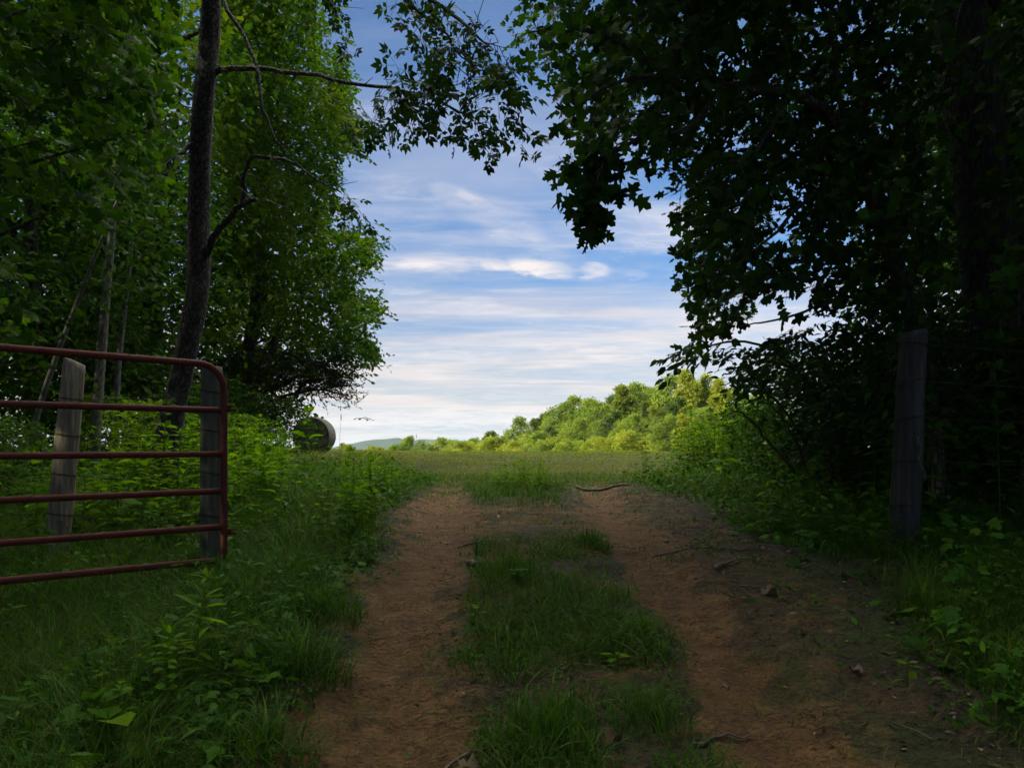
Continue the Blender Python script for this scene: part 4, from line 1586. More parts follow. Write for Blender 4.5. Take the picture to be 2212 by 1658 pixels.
# ---- the leafy tree that leans out over the bale
def tree_ash():
    rng = np.random.default_rng(505)
    b = at(520, 930, 22)
    base = np.array((b[0], b[1], gz(b[0], b[1])))
    t = thing('leafy_tree', 'tall leafy tree with yellow-green patches leaning out over the field left of the sky', 'tree', base)
    tr = pxpath([(505, 960, 22), (530, 800, 22), (560, 600, 22), (575, 350, 22), (585, 50, 22), (580, -220, 22)], 40)
    mb = MB()
    tube(mb, tr, (.24, .2, .16, .12, .08, .03), 14, .1)
    mb.build('trunk', M['bark'], t, base)
    T2 = [(480, -320), (600, -420), (690, -260), (690, 0), (695, 60), (745, 125), (765, 180), (752, 240), (785, 268), (790, 300), (745, 322), (728, 380), (712, 425), (742, 446),
          (712, 466), (700, 492), (760, 500), (800, 512), (826, 516), (815, 560), (775, 592), (755, 618), (800, 636), (838, 655), (815, 688), (765, 700), (810, 738), (818, 782),
          (770, 778), (730, 752), (690, 742), (640, 775), (600, 830), (540, 880), (490, 890), (450, 600)]
    C = region(T2, 18, 26, 5200, rng, .38, .46, 31)
    base_r = np.clip((fbm(C[:, 0] * .5, C[:, 1] * .5, C[:, 2] * .5, oct=2, seed=33) - .5) * 2.4 + .45 + rng.normal(0, .12, len(C)), 0, 1)
    D = rng.normal(0, .5, (len(C), 3)) + np.array((.55, -.2, -.05))
    ml, lm = MB(), MB()
    L = rng.uniform(.3, .7, len(C))
    k = inside(C, D, L, T2, .15)
    C, D, L, base_r = C[k], D[k], L[k], base_r[k]
    sprays(ml, None, C, D, L, 11, RHOMB, .15, rng, .3, .3, .6, rbase=base_r, pet=.1)
    edge = np.array([p_ for p_ in T2 if p_[0] > 680 and -100 < p_[1] < 800], float)
    for e in edge:
        n = 16
        q = np.stack([at(e[0] - 18 + rng.normal(0, 16), e[1] + rng.normal(0, 16), rng.uniform(19, 25)) for _ in range(n)])
        Dq = rng.normal(0, .35, (n, 3)) + np.array((.7, -.1, -.05))
        sprays(ml, lm, q, Dq, rng.uniform(.4, .75, n), 10, RHOMB, .14, rng, .3, .3, .6, pet=.1, twig=.008, mid=.7, rbase=rng.uniform(.1, .5, n))
    tg = C[rng.choice(len(C), 60, False)]
    grow_limbs(lm, tr, tg, rng, .045, .1, 5)
    lm.build('limbs', M['bark'], t, base)
    ml.build('crown', M['ash'], t, base)


tree_ash()


def tree_lowpine():
    rng = np.random.default_rng(506)
    b = at(505, 935, 20)
    base = np.array((b[0], b[1], gz(b[0], b[1])))
    t = thing('spreading_tree', 'dark low-branched tree reaching out bare twisted limbs above the bale', 'tree', base)
    tr = pxpath([(500, 960, 20), (520, 890, 20), (560, 820, 20), (590, 760, 20.2), (600, 700, 20.5)], 20)
    mb = MB()
    tube(mb, tr, (.16, .13, .10, .06), 12, .1)
    mb.build('trunk', M['bark_dark'], t, base)
    ps = [[(530, 880, 20), (580, 840, 19.8), (640, 812, 19.6), (700, 790, 19.5), (770, 745, 19.4), (800, 735, 19.4)], [(520, 895, 20), (580, 868, 20), (640, 848, 20), (690, 842, 20), (740, 852, 20), (760, 858, 20)],
          [(560, 820, 20), (600, 790, 20.4), (660, 780, 20.8), (720, 800, 21)], [(640, 848, 20), (670, 820, 19.6), (730, 812, 19.3), (750, 800, 19.2)], [(545, 850, 20), (600, 836, 20.6), (670, 800, 21), (740, 770, 21.2)],
          [(505, 910, 20), (560, 900, 19.8), (600, 905, 19.7)]]
    ml, mt = MB(), MB()
    for p in ps:
        lm = MB()
        L = pxpath(p, 26)
        tube(lm, L, (.055, .035, .010), 8, .08)
        lm.build('limb', M['bark_dark'], t, base)
        k = rng.integers(9, 26, 46)
        C = L[k] + rng.normal(0, .22, (46, 3))
        D = rng.normal(0, .6, (46, 3)) + np.array((.7, 0, -.1))
        sprays(ml, mt, C, D, rng.uniform(.3, .6, 46), 12, SLIM, .14, rng, .2, .1, .6, twig=.006, pet=.1)
    P = [(490, 740), (560, 745), (640, 760), (700, 785), (755, 815), (740, 830), (690, 838), (620, 835), (570, 860), (590, 885), (560, 915), (490, 930)]
    C = region(P, 19, 22, 520, rng, .6, .38, 3)
    D = rng.normal(0, .6, (len(C), 3)) + np.array((.5, 0, 0))
    sprays(ml, mt, C, D, .45, 10, SLIM, .15, rng, .2, .1, .6, twig=.005, pet=.1)
    tag(mt.build('twigs', M['twig'], t, base), kind='stuff')
    ml.build('crown', M['pine'], t, base)


tree_lowpine()

# ---- woodland behind: a few trees grown once, then copied
F = [make_tree('woodland_tree', 'dark woodland tree far behind the gate', 'tree', 601, 15, .19, 2.2, 3.8, 1500, 8, RHOMB, .21, M['forest'], M['bark_dark'], 'round'),
     make_tree('woodland_tree', 'dark woodland tree far behind the gate', 'tree', 602, 13, .15, 1.6, 3.2, 1400, 8, RHOMB, .20, M['forest'], M['bark_pale'], 'broad'),
     make_tree('woodland_tree', 'dark woodland tree far behind the gate', 'tree', 603, 17, .21, 3.0, 3.6, 1500, 8, RHOMB, .22, M['ash'], M['bark_dark'], 'column'),
     make_tree('woodland_tree', 'dark woodland tree far behind the gate', 'tree', 604, 10, .11, .8, 2.8, 1300, 8, RHOMB, .18, M['forest'], M['bark_dark'], 'loose')]
used = [False] * 4


def plant(src, flags, i, x, y, rz, sc, label, group):
    z = gz(x, y)
    if not flags[i]:
        flags[i] = True
        o = src[i]
        o.location = (x, y, z)
        o.rotation_euler = (0, 0, rz)
        o.scale = (sc, sc, sc)
        tag(o, label, None, group)
        return o
    return dup(src[i], (x, y, z), rz, sc, label, group)


GL_ = 'woodland trees left of the field'
GR_ = 'woodland trees behind the right fence'
for i, (k, x, y, sc) in enumerate([(0, -10.5, 15, 1.0), (2, -9.0, 19, 1.05), (1, -13, 13, 1.0), (0, -14.5, 20, 1.1), (3, -8.2, 13.0, .9), (2, -12.5, 26, 1.1), (1, -10.5, 31, 1.0), (3, -17.5, 16, 1.1),
                                   (0, -19, 24, 1.1), (3, -11.5, 23, 1.0), (1, -17, 31, 1.0), (2, -24, 19, 1.1), (0, -24, 30, 1.1), (3, -13, 35, 1.0), (1, -21, 37, 1.1)]):
    plant(F, used, k, x, y, i * 2.1, sc, 'woodland tree crowded in the shade behind the gate and the leaning post', GL_)
for i, (k, x, y, sc) in enumerate([(3, 7.6, 11.5, .9), (1, 10.5, 9.5, 1.0), (3, 9.5, 14.5, 1.0), (0, 12.5, 13, 1.0), (2, 14, 9, 1.0), (3, 12.5, 18, 1.0), (1, 15.5, 22, 1.0), (0, 18, 15, 1.0), (2, 20, 25, 1.0), (3, 7.0, 9.6, .55), (3, 10.8, 6.8, .7)]):
    plant(F, used, k, x, y, i * 1.7, sc, 'woodland tree lost in the dark behind the thick post', GR_)
GB_ = 'unseen shade trees added around the viewpoint'  # out of view, added to keep the low sun off the track
for i, (k, x, y, sc) in enumerate([(0, -10, -7, 1.1), (2, -15, -12, 1.2), (0, -14, -3, 1.1), (1, -8, -14, 1.1), (2, -19, 2, 1.1), (0, -20, -7, 1.1), (2, -26, 4, 1.2), (1, -17, 9, 1.1), (0, -22, 12, 1.1),
                                   (0, -14, -20, 1.2), (2, -22, -17, 1.2), (0, -28, -4, 1.2), (2, -30, 12, 1.2), (1, -9, -24, 1.2), (3, -11, -1.5, 1.1), (3, -13, -9, 1.2), (3, -9, -11, 1.1), (3, -18, -1, 1.2), (3, -6.5, -2.2, .9), (3, -8.2, .6, 1.0), (0, 13, 1, 1.0), (2, 11, -5, 1.0)]):
    plant(F, used, k, x, y, i * 1.3, sc, 'unseen woodland tree added beside or behind the viewpoint to block the sun', GB_)


# ---- pale thin trunks behind the gate
def sapling(px, Y, r, label, seed, lean, top):
    rng = np.random.default_rng(seed)
    b = at(px, 1000, Y)
    base = np.array((b[0], b[1], gz(b[0], b[1])))
    t = thing('pale_sapling', label, 'tree', base, group='pale thin trunks behind the gate')
    tr = spline([base - UP * .2, base + (lean * .25 + rng.normal(0, .05), 0, top * .3), base + (lean * .6, .1, top * .65), base + (lean, .1, top)], 30)
    mb = MB()
    tube(mb, tr, (r, r * .85, r * .6, r * .2), 12, .12, seed=seed)
    mb.build('trunk', M['bark_pale'], t, base)
    ml = MB()
    C = tr[rng.integers(16, 30, 110)] + rng.normal(0, .7, (110, 3)) * np.array((1, 1, .6))
    sprays(ml, None, C, rng.normal(0, .6, (110, 3)), .6, 8, OVAL, .13, rng)
    ml.build('crown', M['forest'], t, base)


sapling(196, 11.5, .085, 'pale mottled thin trunk right of the leaning post, the thicker of two', 701, .45, 6.0)
sapling(250, 12.5, .055, 'thinner pale trunk between the leaning post and the rough-barked tree', 702, .30, 5.5)
sapling(30, 10.5, .045, 'thin pale trunk slanting up to the right near the left edge', 703, 1.6, 4.6)


# ---- the shrub with pointed leaves on the right, and bushes
def shrub_right():
    rng = np.random.default_rng(507)
    b = at(1800, 1080, 8.6)
    base = np.array((b[0], b[1], gz(b[0], b[1])))
    t = thing('arching_shrub', 'dark shrub with pointed leaves on arching stems left of the thick post', 'shrub', base)
    st, ml, mt = MB(), MB(), MB()
    for p in ([(1800, 1090, 8.6), (1780, 900, 8.4), (1700, 780, 8.0), (1600, 735, 7.6), (1500, 752, 7.3), (1440, 768, 7.2)], [(1810, 1090, 8.6), (1820, 900, 8.6), (1780, 780, 8.4), (1700, 730, 8.2)],
              [(1790, 1090, 8.6), (1740, 960, 8.4), (1680, 870, 8.1), (1610, 825, 7.8), (1560, 832, 7.7)], [(1805, 1090, 8.6), (1860, 900, 8.8), (1900, 760, 8.9)], [(1780, 1090, 8.6), (1700, 1000, 8.3), (1640, 930, 8.1), (1600, 890, 8.0), (1560, 900, 7.9)],
              [(1780, 1090, 8.6), (1730, 980, 8.0), (1690, 900, 7.8), (1640, 850, 7.6)]):
        tube(st, pxpath(p, 22), (.024, .014, .004), 7, .05)
    for poly, n, Y0, Y1 in (([(1440, 765), (1500, 742), (1570, 722), (1640, 728), (1700, 705), (1790, 690), (1850, 690), (2400, 700), (2400, 900), (1950, 960), (1760, 930), (1660, 862), (1590, 838), (1545, 835), (1590, 800), (1530, 782)], 1200, 6.8, 9.6),
                            ([(1620, 880), (1760, 900), (1960, 930), (2400, 900), (2400, 1120), (1900, 1110), (1760, 1040), (1660, 960)], 700, 7.6, 10.5)):
        C = region(poly, Y0, Y1, n, rng, .9, .34, 13)
        D = rng.normal(0, .4, (len(C), 3)) + np.array((-.8, -.15, -.12))
        L = rng.uniform(.3, .6, len(C))
        k = inside(C, D, L, poly)
        C, D, L = C[k], D[k], L[k]
        sprays(ml, mt, C, D, L, 9, OVAL, .105, rng, .3, .35, .4, pet=.12, twig=.003)
    C = region([(1425, 768), (1470, 748), (1540, 735), (1545, 760), (1480, 782)], 7.0, 7.5, 12, rng)
    D = rng.normal(0, .2, (12, 3)) + np.array((-.9, -.1, -.15))
    sprays(ml, mt, C, D, .4, 7, OVAL, .115, rng, .3, .4, .4, pet=.12, twig=.003)
    st.build('stems', M['twig'], t, base)
    tag(mt.build('twigs', M['twig'], t, base), kind='stuff')
    ml.build('foliage', M['shrub'], t, base)


shrub_right()
BU = [make_bush('bush', 'dark leafy bush', 'bush', 801, 1.7, .9, 300, 8, OVAL, .085, M['weed_dark']),
      make_bush('bush', 'dark leafy bush', 'bush', 802, 2.3, 1.1, 360, 8, BROAD, .085, M['shrub']),
      make_bush('bush', 'green leafy bush', 'bush', 803, 1.4, .9, 280, 8, OVAL, .08, M['weed'])]
bused = [False] * 3
GBL, GBR = 'bushes under the trees behind the gate', 'bushes under the trees by the right fence'
rb = np.random.default_rng(804)
for i, (k, x, y, s) in enumerate([(2, -5.2, 11, .9), (2, -6.6, 12.2, 1.0), (2, -8.0, 11.2, 1.0), (0, -7.2, 9.6, .8), (1, -9.6, 12.5, 1.0), (0, -5.9, 14, 1.0), (2, -9.5, 10.2, .9), (1, -7.6, 15, 1.2), (0, -6.4, 17, 1.2), (1, -8.6, 21, 1.3),
                                  (0, -6.0, 9.0, .6), (2, -4.6, 13, .8), (1, -11.5, 10.5, 1.1), (0, -7.6, 25, 1.2), (2, -8.9, 28, 1.0), (1, -10.5, 28, 1.3), (0, -5.2, 7.6, .55), (0, -4.3, 9.8, .55)]):
    plant(BU, bused, k, x, y, rb.uniform(0, 6), s, 'leafy bush in the shade under the trees behind the gate', GBL)
for i, (k, x, y, s) in enumerate([(1, 4.4, 9.6, .75), (0, 3.6, 10.2, .7), (1, 5.4, 10.6, .9), (0, 6.2, 9.0, .9), (1, 7.2, 8.0, 1.0), (0, 4.9, 8.0, .6), (1, 6.4, 7.0, .8), (0, 3.9, 12.2, .8), (2, 3.4, 12.8, .7), (1, 5.0, 13, 1.0), (0, 8.3, 6.2, .9), (1, 7.0, 12.5, 1.2),
                                  (1, 9.0, 9.0, 1.2), (0, 5.6, 5.9, .6), (0, 7.2, 5.2, .8), (2, 5.0, 16, .9), (2, 6.8, 18, 1.1), (2, 4.2, 14.6, .7)]):
    plant(BU, bused, k, x, y, rb.uniform(0, 6), s, 'leafy bush in the dark undergrowth around the thick post', GBR)

# ---- trees on the far rise
FT = []
for i, (H, lo, cr, shape, mi, lab) in enumerate([(13, 1.5, 4.2, 'round', 0, ''), (14, 1.2, 3.6, 'cone', 1, ''), (13, 1.5, 3.6, 'cone', 3, ''), (13, 1.0, 3.4, 'column', 2, ''), (14, 3, 4.2, 'loose', 0, ''), (13, 1.5, 4.4, 'broad', 0, '')]):
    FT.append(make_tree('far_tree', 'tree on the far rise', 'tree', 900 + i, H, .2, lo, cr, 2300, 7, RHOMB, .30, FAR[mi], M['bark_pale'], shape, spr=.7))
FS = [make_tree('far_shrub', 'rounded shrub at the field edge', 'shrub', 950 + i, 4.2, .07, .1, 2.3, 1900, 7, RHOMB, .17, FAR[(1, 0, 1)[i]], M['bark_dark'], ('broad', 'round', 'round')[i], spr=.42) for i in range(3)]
fu, su = [False] * 6, [False] * 3


def crown_top(t):
    me = [c for c in t.children if c.name.startswith('crown')][0].data
    z = np.empty(len(me.vertices) * 3, np.float32)
    me.vertices.foreach_get('co', z)
    return float(np.percentile(z[2::3], 99.3))


HT = [crown_top(t) for t in FT]
HS = [crown_top(t) for t in FS]


def far(src, flags, hs, k, px, ytop, Y, label, group, wide=1.0):
    x = (px - CX) / FPX * Y
    top = CAMZ + (HZ - ytop) / FPX * Y
    z = gz(x, Y)
    sc = (top - z) / hs[k]
    s3 = (sc * wide * 1.2, sc * wide * 1.2, sc)
    o = plant(src, flags, k, x, Y, px * .37, 1.0, label, group)
    o.scale = s3
    return o


GF = 'trees on the far rise'
for k, px, yt, Y, wd, lab in [
    (0, 1123, 903, 140, .85, 'rounded tree at the left end of the far line of trees'),
    (3, 1168, 895, 135, .9, 'narrow dark green tree second from the left in the far line'),
    (0, 1215, 872, 130, .85, 'bright green round-topped tree left of the wispy one on the far rise'),
    (4, 1249, 857, 128, .9, 'wispy thin-leaved tree with sky showing through its top on the far rise'),
    (5, 1292, 865, 122, .8, 'broad pale green tree just right of the wispy one'),
    (2, 1348, 836, 112, .85, 'ochre yellow pointed tree in the middle of the far rise'),
    (5, 1395, 830, 116, .8, 'dense round green tree right of the ochre one on the far rise'),
    (3, 1424, 850, 106, .9, 'slim green tree right of the dense round one on the far rise'),
    (0, 1446, 815, 104, .75, 'tall pale green tree left of the tallest one on the far rise'),
    (1, 1482, 803, 98, .9, 'tallest yellow-green pointed tree of the far rise'),
    (1, 1519, 812, 100, .7, 'narrow pointed tree just right of the tallest one'),
    (1, 1551, 821, 96, .75, 'yellow-green tree at the right end of the far rise beside the dark leaves'),
    (2, 1415, 880, 92, .8, 'shorter yellow-green tree standing before the slim one on the far rise'),
    (3, 1458, 860, 90, 1.0, 'dark grey-green tree below the tallest one on the far rise'),
    (1, 1478, 895, 80, 1.15, 'bright green rounded tree low in front of the tallest one'),
    (0, 1520, 880, 84, 1.0, 'green tree behind the tall weeds right of the bright rounded one'),
    (1, 1578, 882, 76, 1.1, 'bright yellow-green tree showing through the stems of the dark shrub'),
    (0, 1640, 850, 84, 1.0, 'green tree half hidden behind the dark shrub on the right'),
    (5, 1262, 905, 116, .9, 'low green tree in front of the wispy one on the far rise'),
    (3, 1322, 888, 104, .9, 'olive green tree at the foot of the ochre one'),
    (3, 1190, 922, 122, 1.0, 'low dark tree in front of the narrow second one on the far rise'),
]:
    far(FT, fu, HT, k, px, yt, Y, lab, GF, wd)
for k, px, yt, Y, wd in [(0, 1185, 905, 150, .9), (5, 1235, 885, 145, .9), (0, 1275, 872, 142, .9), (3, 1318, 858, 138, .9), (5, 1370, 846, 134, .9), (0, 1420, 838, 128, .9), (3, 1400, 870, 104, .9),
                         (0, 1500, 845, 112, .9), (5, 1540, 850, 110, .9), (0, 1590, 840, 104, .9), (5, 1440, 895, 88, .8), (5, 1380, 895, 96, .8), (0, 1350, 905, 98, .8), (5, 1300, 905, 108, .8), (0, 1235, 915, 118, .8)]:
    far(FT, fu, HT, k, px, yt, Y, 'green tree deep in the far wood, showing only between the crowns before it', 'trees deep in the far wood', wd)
far(FT, fu, HT, 3, 1062, 934, 170, 'small dark round tree standing alone left of the far line of trees', GF, 1.25)
GS = 'shrubs along the far edge of the field'
for k, px, yt, Y, wd, lab in [
    (0, 1082, 943, 92, 1.1, 'bright yellow shrub just below the small dark round tree'),
    (0, 1131, 951, 88, 1.15, 'low yellow-green shrub under the left end of the far trees'),
    (1, 1165, 951, 86, 1.0, 'small green shrub between two yellow ones at the field edge'),
    (2, 1197, 944, 88, 1.0, 'round yellow shrub under the bright round-topped tree'),
    (1, 1236, 950, 84, 1.2, 'wide green shrub below the wispy tree'),
    (1, 1158, 935, 100, 1.0, 'green shrub set back under the narrow second tree'),
    (0, 1305, 944, 82, 1.0, 'pale green shrub below the ochre tree'),
    (2, 1336, 936, 80, 1.05, 'tall bright yellow-green shrub right of the one below the ochre tree'),
    (0, 1372, 930, 78, 1.0, 'yellow-green shrub beside the tall weeds at the edge of the field'),
    (2, 1276, 955, 80, .9, 'small low yellow shrub at the field edge below the broad pale tree'),
    (1, 1022, 949, 110, 1.0, 'small green tree left of the yellow shrub on the skyline'),
    (1, 964, 947, 104, .95, 'wide grey-green thicket on the skyline in front of the hill'),
    (0, 990, 955, 100, 1.1, 'low shrub between the wide thicket and the small green tree'),
    (1, 1040, 952, 104, 1.0, 'low shrub right of the small green tree on the skyline'),
    (1, 886, 944, 100, .75, 'bushy little tree standing before the blue hill'),
    (1, 852, 962, 100, .9, 'low shrub left of the bushy little tree before the hill'),
    (0, 815, 964, 96, 1.0, 'low yellowish shrub on the skyline right of the bale'),
    (0, 748, 958, 90, .7, 'small yellow-green shrub peeping out beside the bale'),
]:
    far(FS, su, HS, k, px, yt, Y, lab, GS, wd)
# ================================================================== plants on the ground
def weed_mesh(name, seed, H, pairs, ll, tm, mat, whorl=2, lean=.06, droop=.35, tip=True, scale_prof=(.6, 1.0, .55), parts=True):
    """stem and leaf meshes of one upright plant"""
    rng = np.random.default_rng(seed)
    sm, lm = MB(), MB()
    az = rng.uniform(0, 6.28)
    path = spline([(0, 0, -.03), (math.cos(az) * lean * H * .3, math.sin(az) * lean * H * .3, H * .5), (math.cos(az) * lean * H, math.sin(az) * lean * H, H)], 12)
    tube(sm, path, (.0045 + H * .002, .002), 6)
    P, X, N, Z = [], [], [], []
    for k in range(pairs):
        f = .22 + .78 * (k + .5) / pairs
        q = path[min(11, int(f * 11.9))]
        s = ll * np.interp(f, (.2, .6, 1.0), scale_prof)
        for j in range(whorl):
            a = k * (PI / 2 if whorl == 2 else 2.399) + j * 2 * PI / whorl + rng.normal(0, .25)
            el = rng.normal(.30 - droop * (1 - f), .18)
            d = np.array((math.cos(a) * math.cos(el), math.sin(a) * math.cos(el), math.sin(el)))
            P.append(q + d * .01)
            X.append(d)
            N.append(unit(UP + rng.normal(0, .25, 3)))
            Z.append(s * rng.uniform(.75, 1.2))
    if tip:
        for j in range(4):
            a = j * 1.6 + rng.normal(0, .3)
            d = unit(np.array((math.cos(a) * .6, math.sin(a) * .6, .8)))
            P.append(path[-1])
            X.append(d)
            N.append(unit(UP * .4 + rng.normal(0, .3, 3)))
            Z.append(ll * .5 * rng.uniform(.7, 1.2))
    place(lm, tm, np.array(P), np.array(X), np.array(N), np.array(Z), np.clip(rng.normal(.5, .25, len(P)), 0, 1))
    return sm, lm


def make_weed(name, label, seed, group=None, cat='weed', mat='weed', **kw):
    t = thing(name, label, cat, group=group)
    sm, lm = weed_mesh(name, seed, mat=mat, **kw)
    sm.build('stem', M[mat], t)
    lm.build('leaves', M[mat], t)
    return t


def put(o, px, py, Y, rz=0.0, sc=1.0):
    x = (px - CX) / FPX * Y
    o.location = (x, Y, gz(x, Y))
    o.rotation_euler = (0, 0, rz)
    o.scale = (sc, sc, sc)
    return o


WL = [make_weed(('leafy_weed', 'whorled_weed', 'broad_leaved_weed', 'leafy_weed', 'leafy_weed', 'broad_leaved_weed')[i], 'w', 1000 + i, H=h, pairs=p, ll=l, tm=tm, mat='weed', whorl=wh) for i, (h, p, l, tm, wh) in enumerate([
    (.62, 8, .12, OVAL, 2), (.75, 11, .11, LANCE, 3), (.50, 7, .13, BROAD, 2), (.85, 12, .12, OVAL, 2), (.42, 6, .11, OVAL, 2), (.66, 10, .13, BROAD, 2)])]
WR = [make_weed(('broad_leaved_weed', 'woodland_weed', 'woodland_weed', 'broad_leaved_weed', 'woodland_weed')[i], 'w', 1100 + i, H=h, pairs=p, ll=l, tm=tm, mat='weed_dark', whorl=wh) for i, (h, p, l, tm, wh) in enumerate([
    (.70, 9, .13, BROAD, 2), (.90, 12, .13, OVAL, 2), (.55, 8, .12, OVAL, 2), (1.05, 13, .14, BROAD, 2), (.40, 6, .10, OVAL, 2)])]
wu, ru = [False] * 6, [False] * 5
rw = np.random.default_rng(1200)


def weed_patch(src, flags, n, x0, x1, y0, y1, label, group, ok, hs, kinds):
    c = 0
    tries = 0
    while c < n and tries < n * 60:
        tries += 1
        x, y = rw.uniform(x0, x1), rw.uniform(y0, y1)
        if not ok(x, y):
            continue
        if src is WL and y < 14 and 612 < CX + x / y * FPX < 748 and rw.random() < .93:
            continue                                     # the bale shows over this stretch of the bank
        if fbm(np.array([x * .9]), np.array([y * .9]), oct=2, seed=91)[0] < .40:
            continue
        plant(src, flags, kinds[rw.integers(len(kinds))], x, y, rw.uniform(0, 6.28), hs(x, y) * rw.uniform(.75, 1.2), label, group)
        c += 1


# left bank, between the gate and the field
weed_patch(WL, wu, 240, -5.0, -1.2, 5.4, 13.0, 'leafy green weed in the dense growth between the gate and the track', 'weeds on the left bank',
           lambda x, y: x < xl(y) - .25 and not (x < -1.55 and y < 5.7), lambda x, y: np.clip(.60 + (xl(y) - x) * .35, .5, 1.1) * (.55 if y > 8.5 and CX + x / y * FPX > 740 else 1), [0, 2, 3, 5, 0, 2, 4, 1])
weed_patch(WL, wu, 70, -2.7, -1.2, 5.0, 9.5, 'broad leafy weed crowding the left edge of the left rut', 'weeds along the left rut',
           lambda x, y: x < xl(y) - .18 and not (x < -1.6 and y < 5.7), lambda x, y: .78, [0, 2, 5, 2])
weed_patch(WL, wu, 60, -10.5, -3.2, 7.2, 14.5, 'leafy green weed under the trees behind the gate rails', 'weeds behind the gate',
           lambda x, y: x < -.45 * y + .3, lambda x, y: 1.0, [0, 1, 2, 3, 5])
weed_patch(WL, wu, 40, -5.2, -1.25, 2.3, 5.4, 'low leafy weed in the dark verge in front of the gate', 'weeds in front of the gate',
           lambda x, y: x < xl(y) - .35 and abs(x) < .72 * y + .3, lambda x, y: np.interp(y, (2.4, 3.2, 4.2, 5.4), (.5, .38, .25, .3)), [0, 2, 4, 5])
# right side
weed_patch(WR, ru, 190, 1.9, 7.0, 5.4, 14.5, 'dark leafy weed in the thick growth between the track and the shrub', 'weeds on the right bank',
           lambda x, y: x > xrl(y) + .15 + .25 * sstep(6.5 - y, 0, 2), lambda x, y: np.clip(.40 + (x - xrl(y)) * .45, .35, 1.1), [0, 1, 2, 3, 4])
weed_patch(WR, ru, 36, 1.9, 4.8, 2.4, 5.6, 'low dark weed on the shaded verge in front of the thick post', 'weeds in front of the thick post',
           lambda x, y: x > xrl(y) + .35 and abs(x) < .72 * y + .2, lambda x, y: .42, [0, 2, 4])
# tall lit weeds where the right bank meets the field
weed_patch(WL, wu, 26, 2.4, 4.2, 10.2, 14.0, 'tall sunlit weed standing before the far trees at the right field edge', 'tall weeds at the right field edge',
           lambda x, y: x > .21 * y, lambda x, y: 1.15, [0, 2, 3, 5])
# the tuft of weeds in the middle of the track
weed_patch(WL, wu, 56, -.46, .70, 8.4, 11.4, 'small green weed in the leafy tuft between the two ruts', 'weeds in the middle of the track',
           lambda x, y: ((x - .12) / .45) ** 2 + ((y - 9.8) / 1.2) ** 2 < 1, lambda x, y: .50, [0, 1, 2, 5])

# plants one can tell apart
put(make_weed('lance_leaved_plant', 'upright plant with whorls of long narrow pale leaves in the lower left', 1301, cat='plant', H=.46, pairs=7, ll=.125, tm=LANCE, mat='weed', whorl=4, lean=.10), 420, 1450, 3.1)
put(make_weed('lance_leaved_plant', 'shorter narrow-leaved plant just left of the upright one in the lower left', 1302, cat='plant', H=.28, pairs=5, ll=.12, tm=LANCE, mat='weed', whorl=3), 378, 1470, 3.0)
put(make_weed('broad_leaved_plant', 'low plant with two very large bright leaves at the bottom left corner', 1303, cat='plant', H=.24, pairs=2, ll=.19, tm=BROAD, mat='weed', whorl=2, tip=False, scale_prof=(1, 1, 1), droop=.1), 235, 1658, 2.46, .9)
put(make_weed('broad_leaved_plant', 'dark plant with big oval leaves above the bottom left corner', 1304, cat='plant', H=.20, pairs=3, ll=.14, tm=BROAD, mat='weed_dark', whorl=2, scale_prof=(1, 1, .7)), 205, 1600, 2.6, .9)
put(make_weed('tall_weed', 'tall bright weed with broad opposite leaves standing in front of the bale', 1305, H=1.02, pairs=4, ll=.17, tm=BROAD, mat='weed', whorl=2, scale_prof=(.6, 1, .8)), 655, 1000, 8.2, .4)
put(make_weed('tall_weed', 'spindly young weed with four pale leaves on the right bank below the shrub', 1306, H=.42, pairs=3, ll=.13, tm=LANCE, mat='weed', whorl=2, lean=.12), 1650, 1160, 6.2, .3)
put(make_weed('tall_weed', 'large-leaved weed at the right edge of the field, nearest of the lit ones', 1307, H=.95, pairs=7, ll=.17, tm=BROAD, mat='weed', whorl=2), 1560, 1000, 9.2, .3)
put(make_weed('tall_weed', 'yellowish weed with broad leaves on the left bank beside the gate upright', 1308, H=.70, pairs=6, ll=.16, tm=BROAD, mat='weed', whorl=2), 560, 1040, 6.6, 1.3)
put(make_weed('tall_weed', 'weed with a heart-shaped pale leaf beside the left rut', 1309, H=.5, pairs=4, ll=.13, tm=BROAD, mat='weed', whorl=2), 800, 1060, 7.6, 2.3)
put(make_weed('seedling', 'small broad-leaved seedling in the right litter near the bottom corner', 1310, cat='plant', H=.10, pairs=2, ll=.085, tm=BROAD, mat='weed', whorl=2, tip=False), 1960, 1470, 3.1, .3)
put(make_weed('seedling', 'small bright seedling left of the middle grass strip', 1311, cat='plant', H=.07, pairs=2, ll=.07, tm=BROAD, mat='weed', whorl=2, tip=False), 1030, 1345, 3.9, .3)
put(make_weed('seedling', 'low rosette of pale leaves among the middle grass', 1312, cat='plant', H=.05, pairs=3, ll=.07, tm=OVAL, mat='weed', whorl=3, tip=False, scale_prof=(1, 1, 1)), 1330, 1450, 3.35, .3)
put(make_weed('seedling', 'grey-green clover-like patch at the foot of the farther grass tuft', 1313, cat='plant', H=.10, pairs=5, ll=.055, tm=BROAD, mat='weed_dark', whorl=4, tip=False, scale_prof=(1, 1, 1)), 1120, 1275, 4.35, .3)


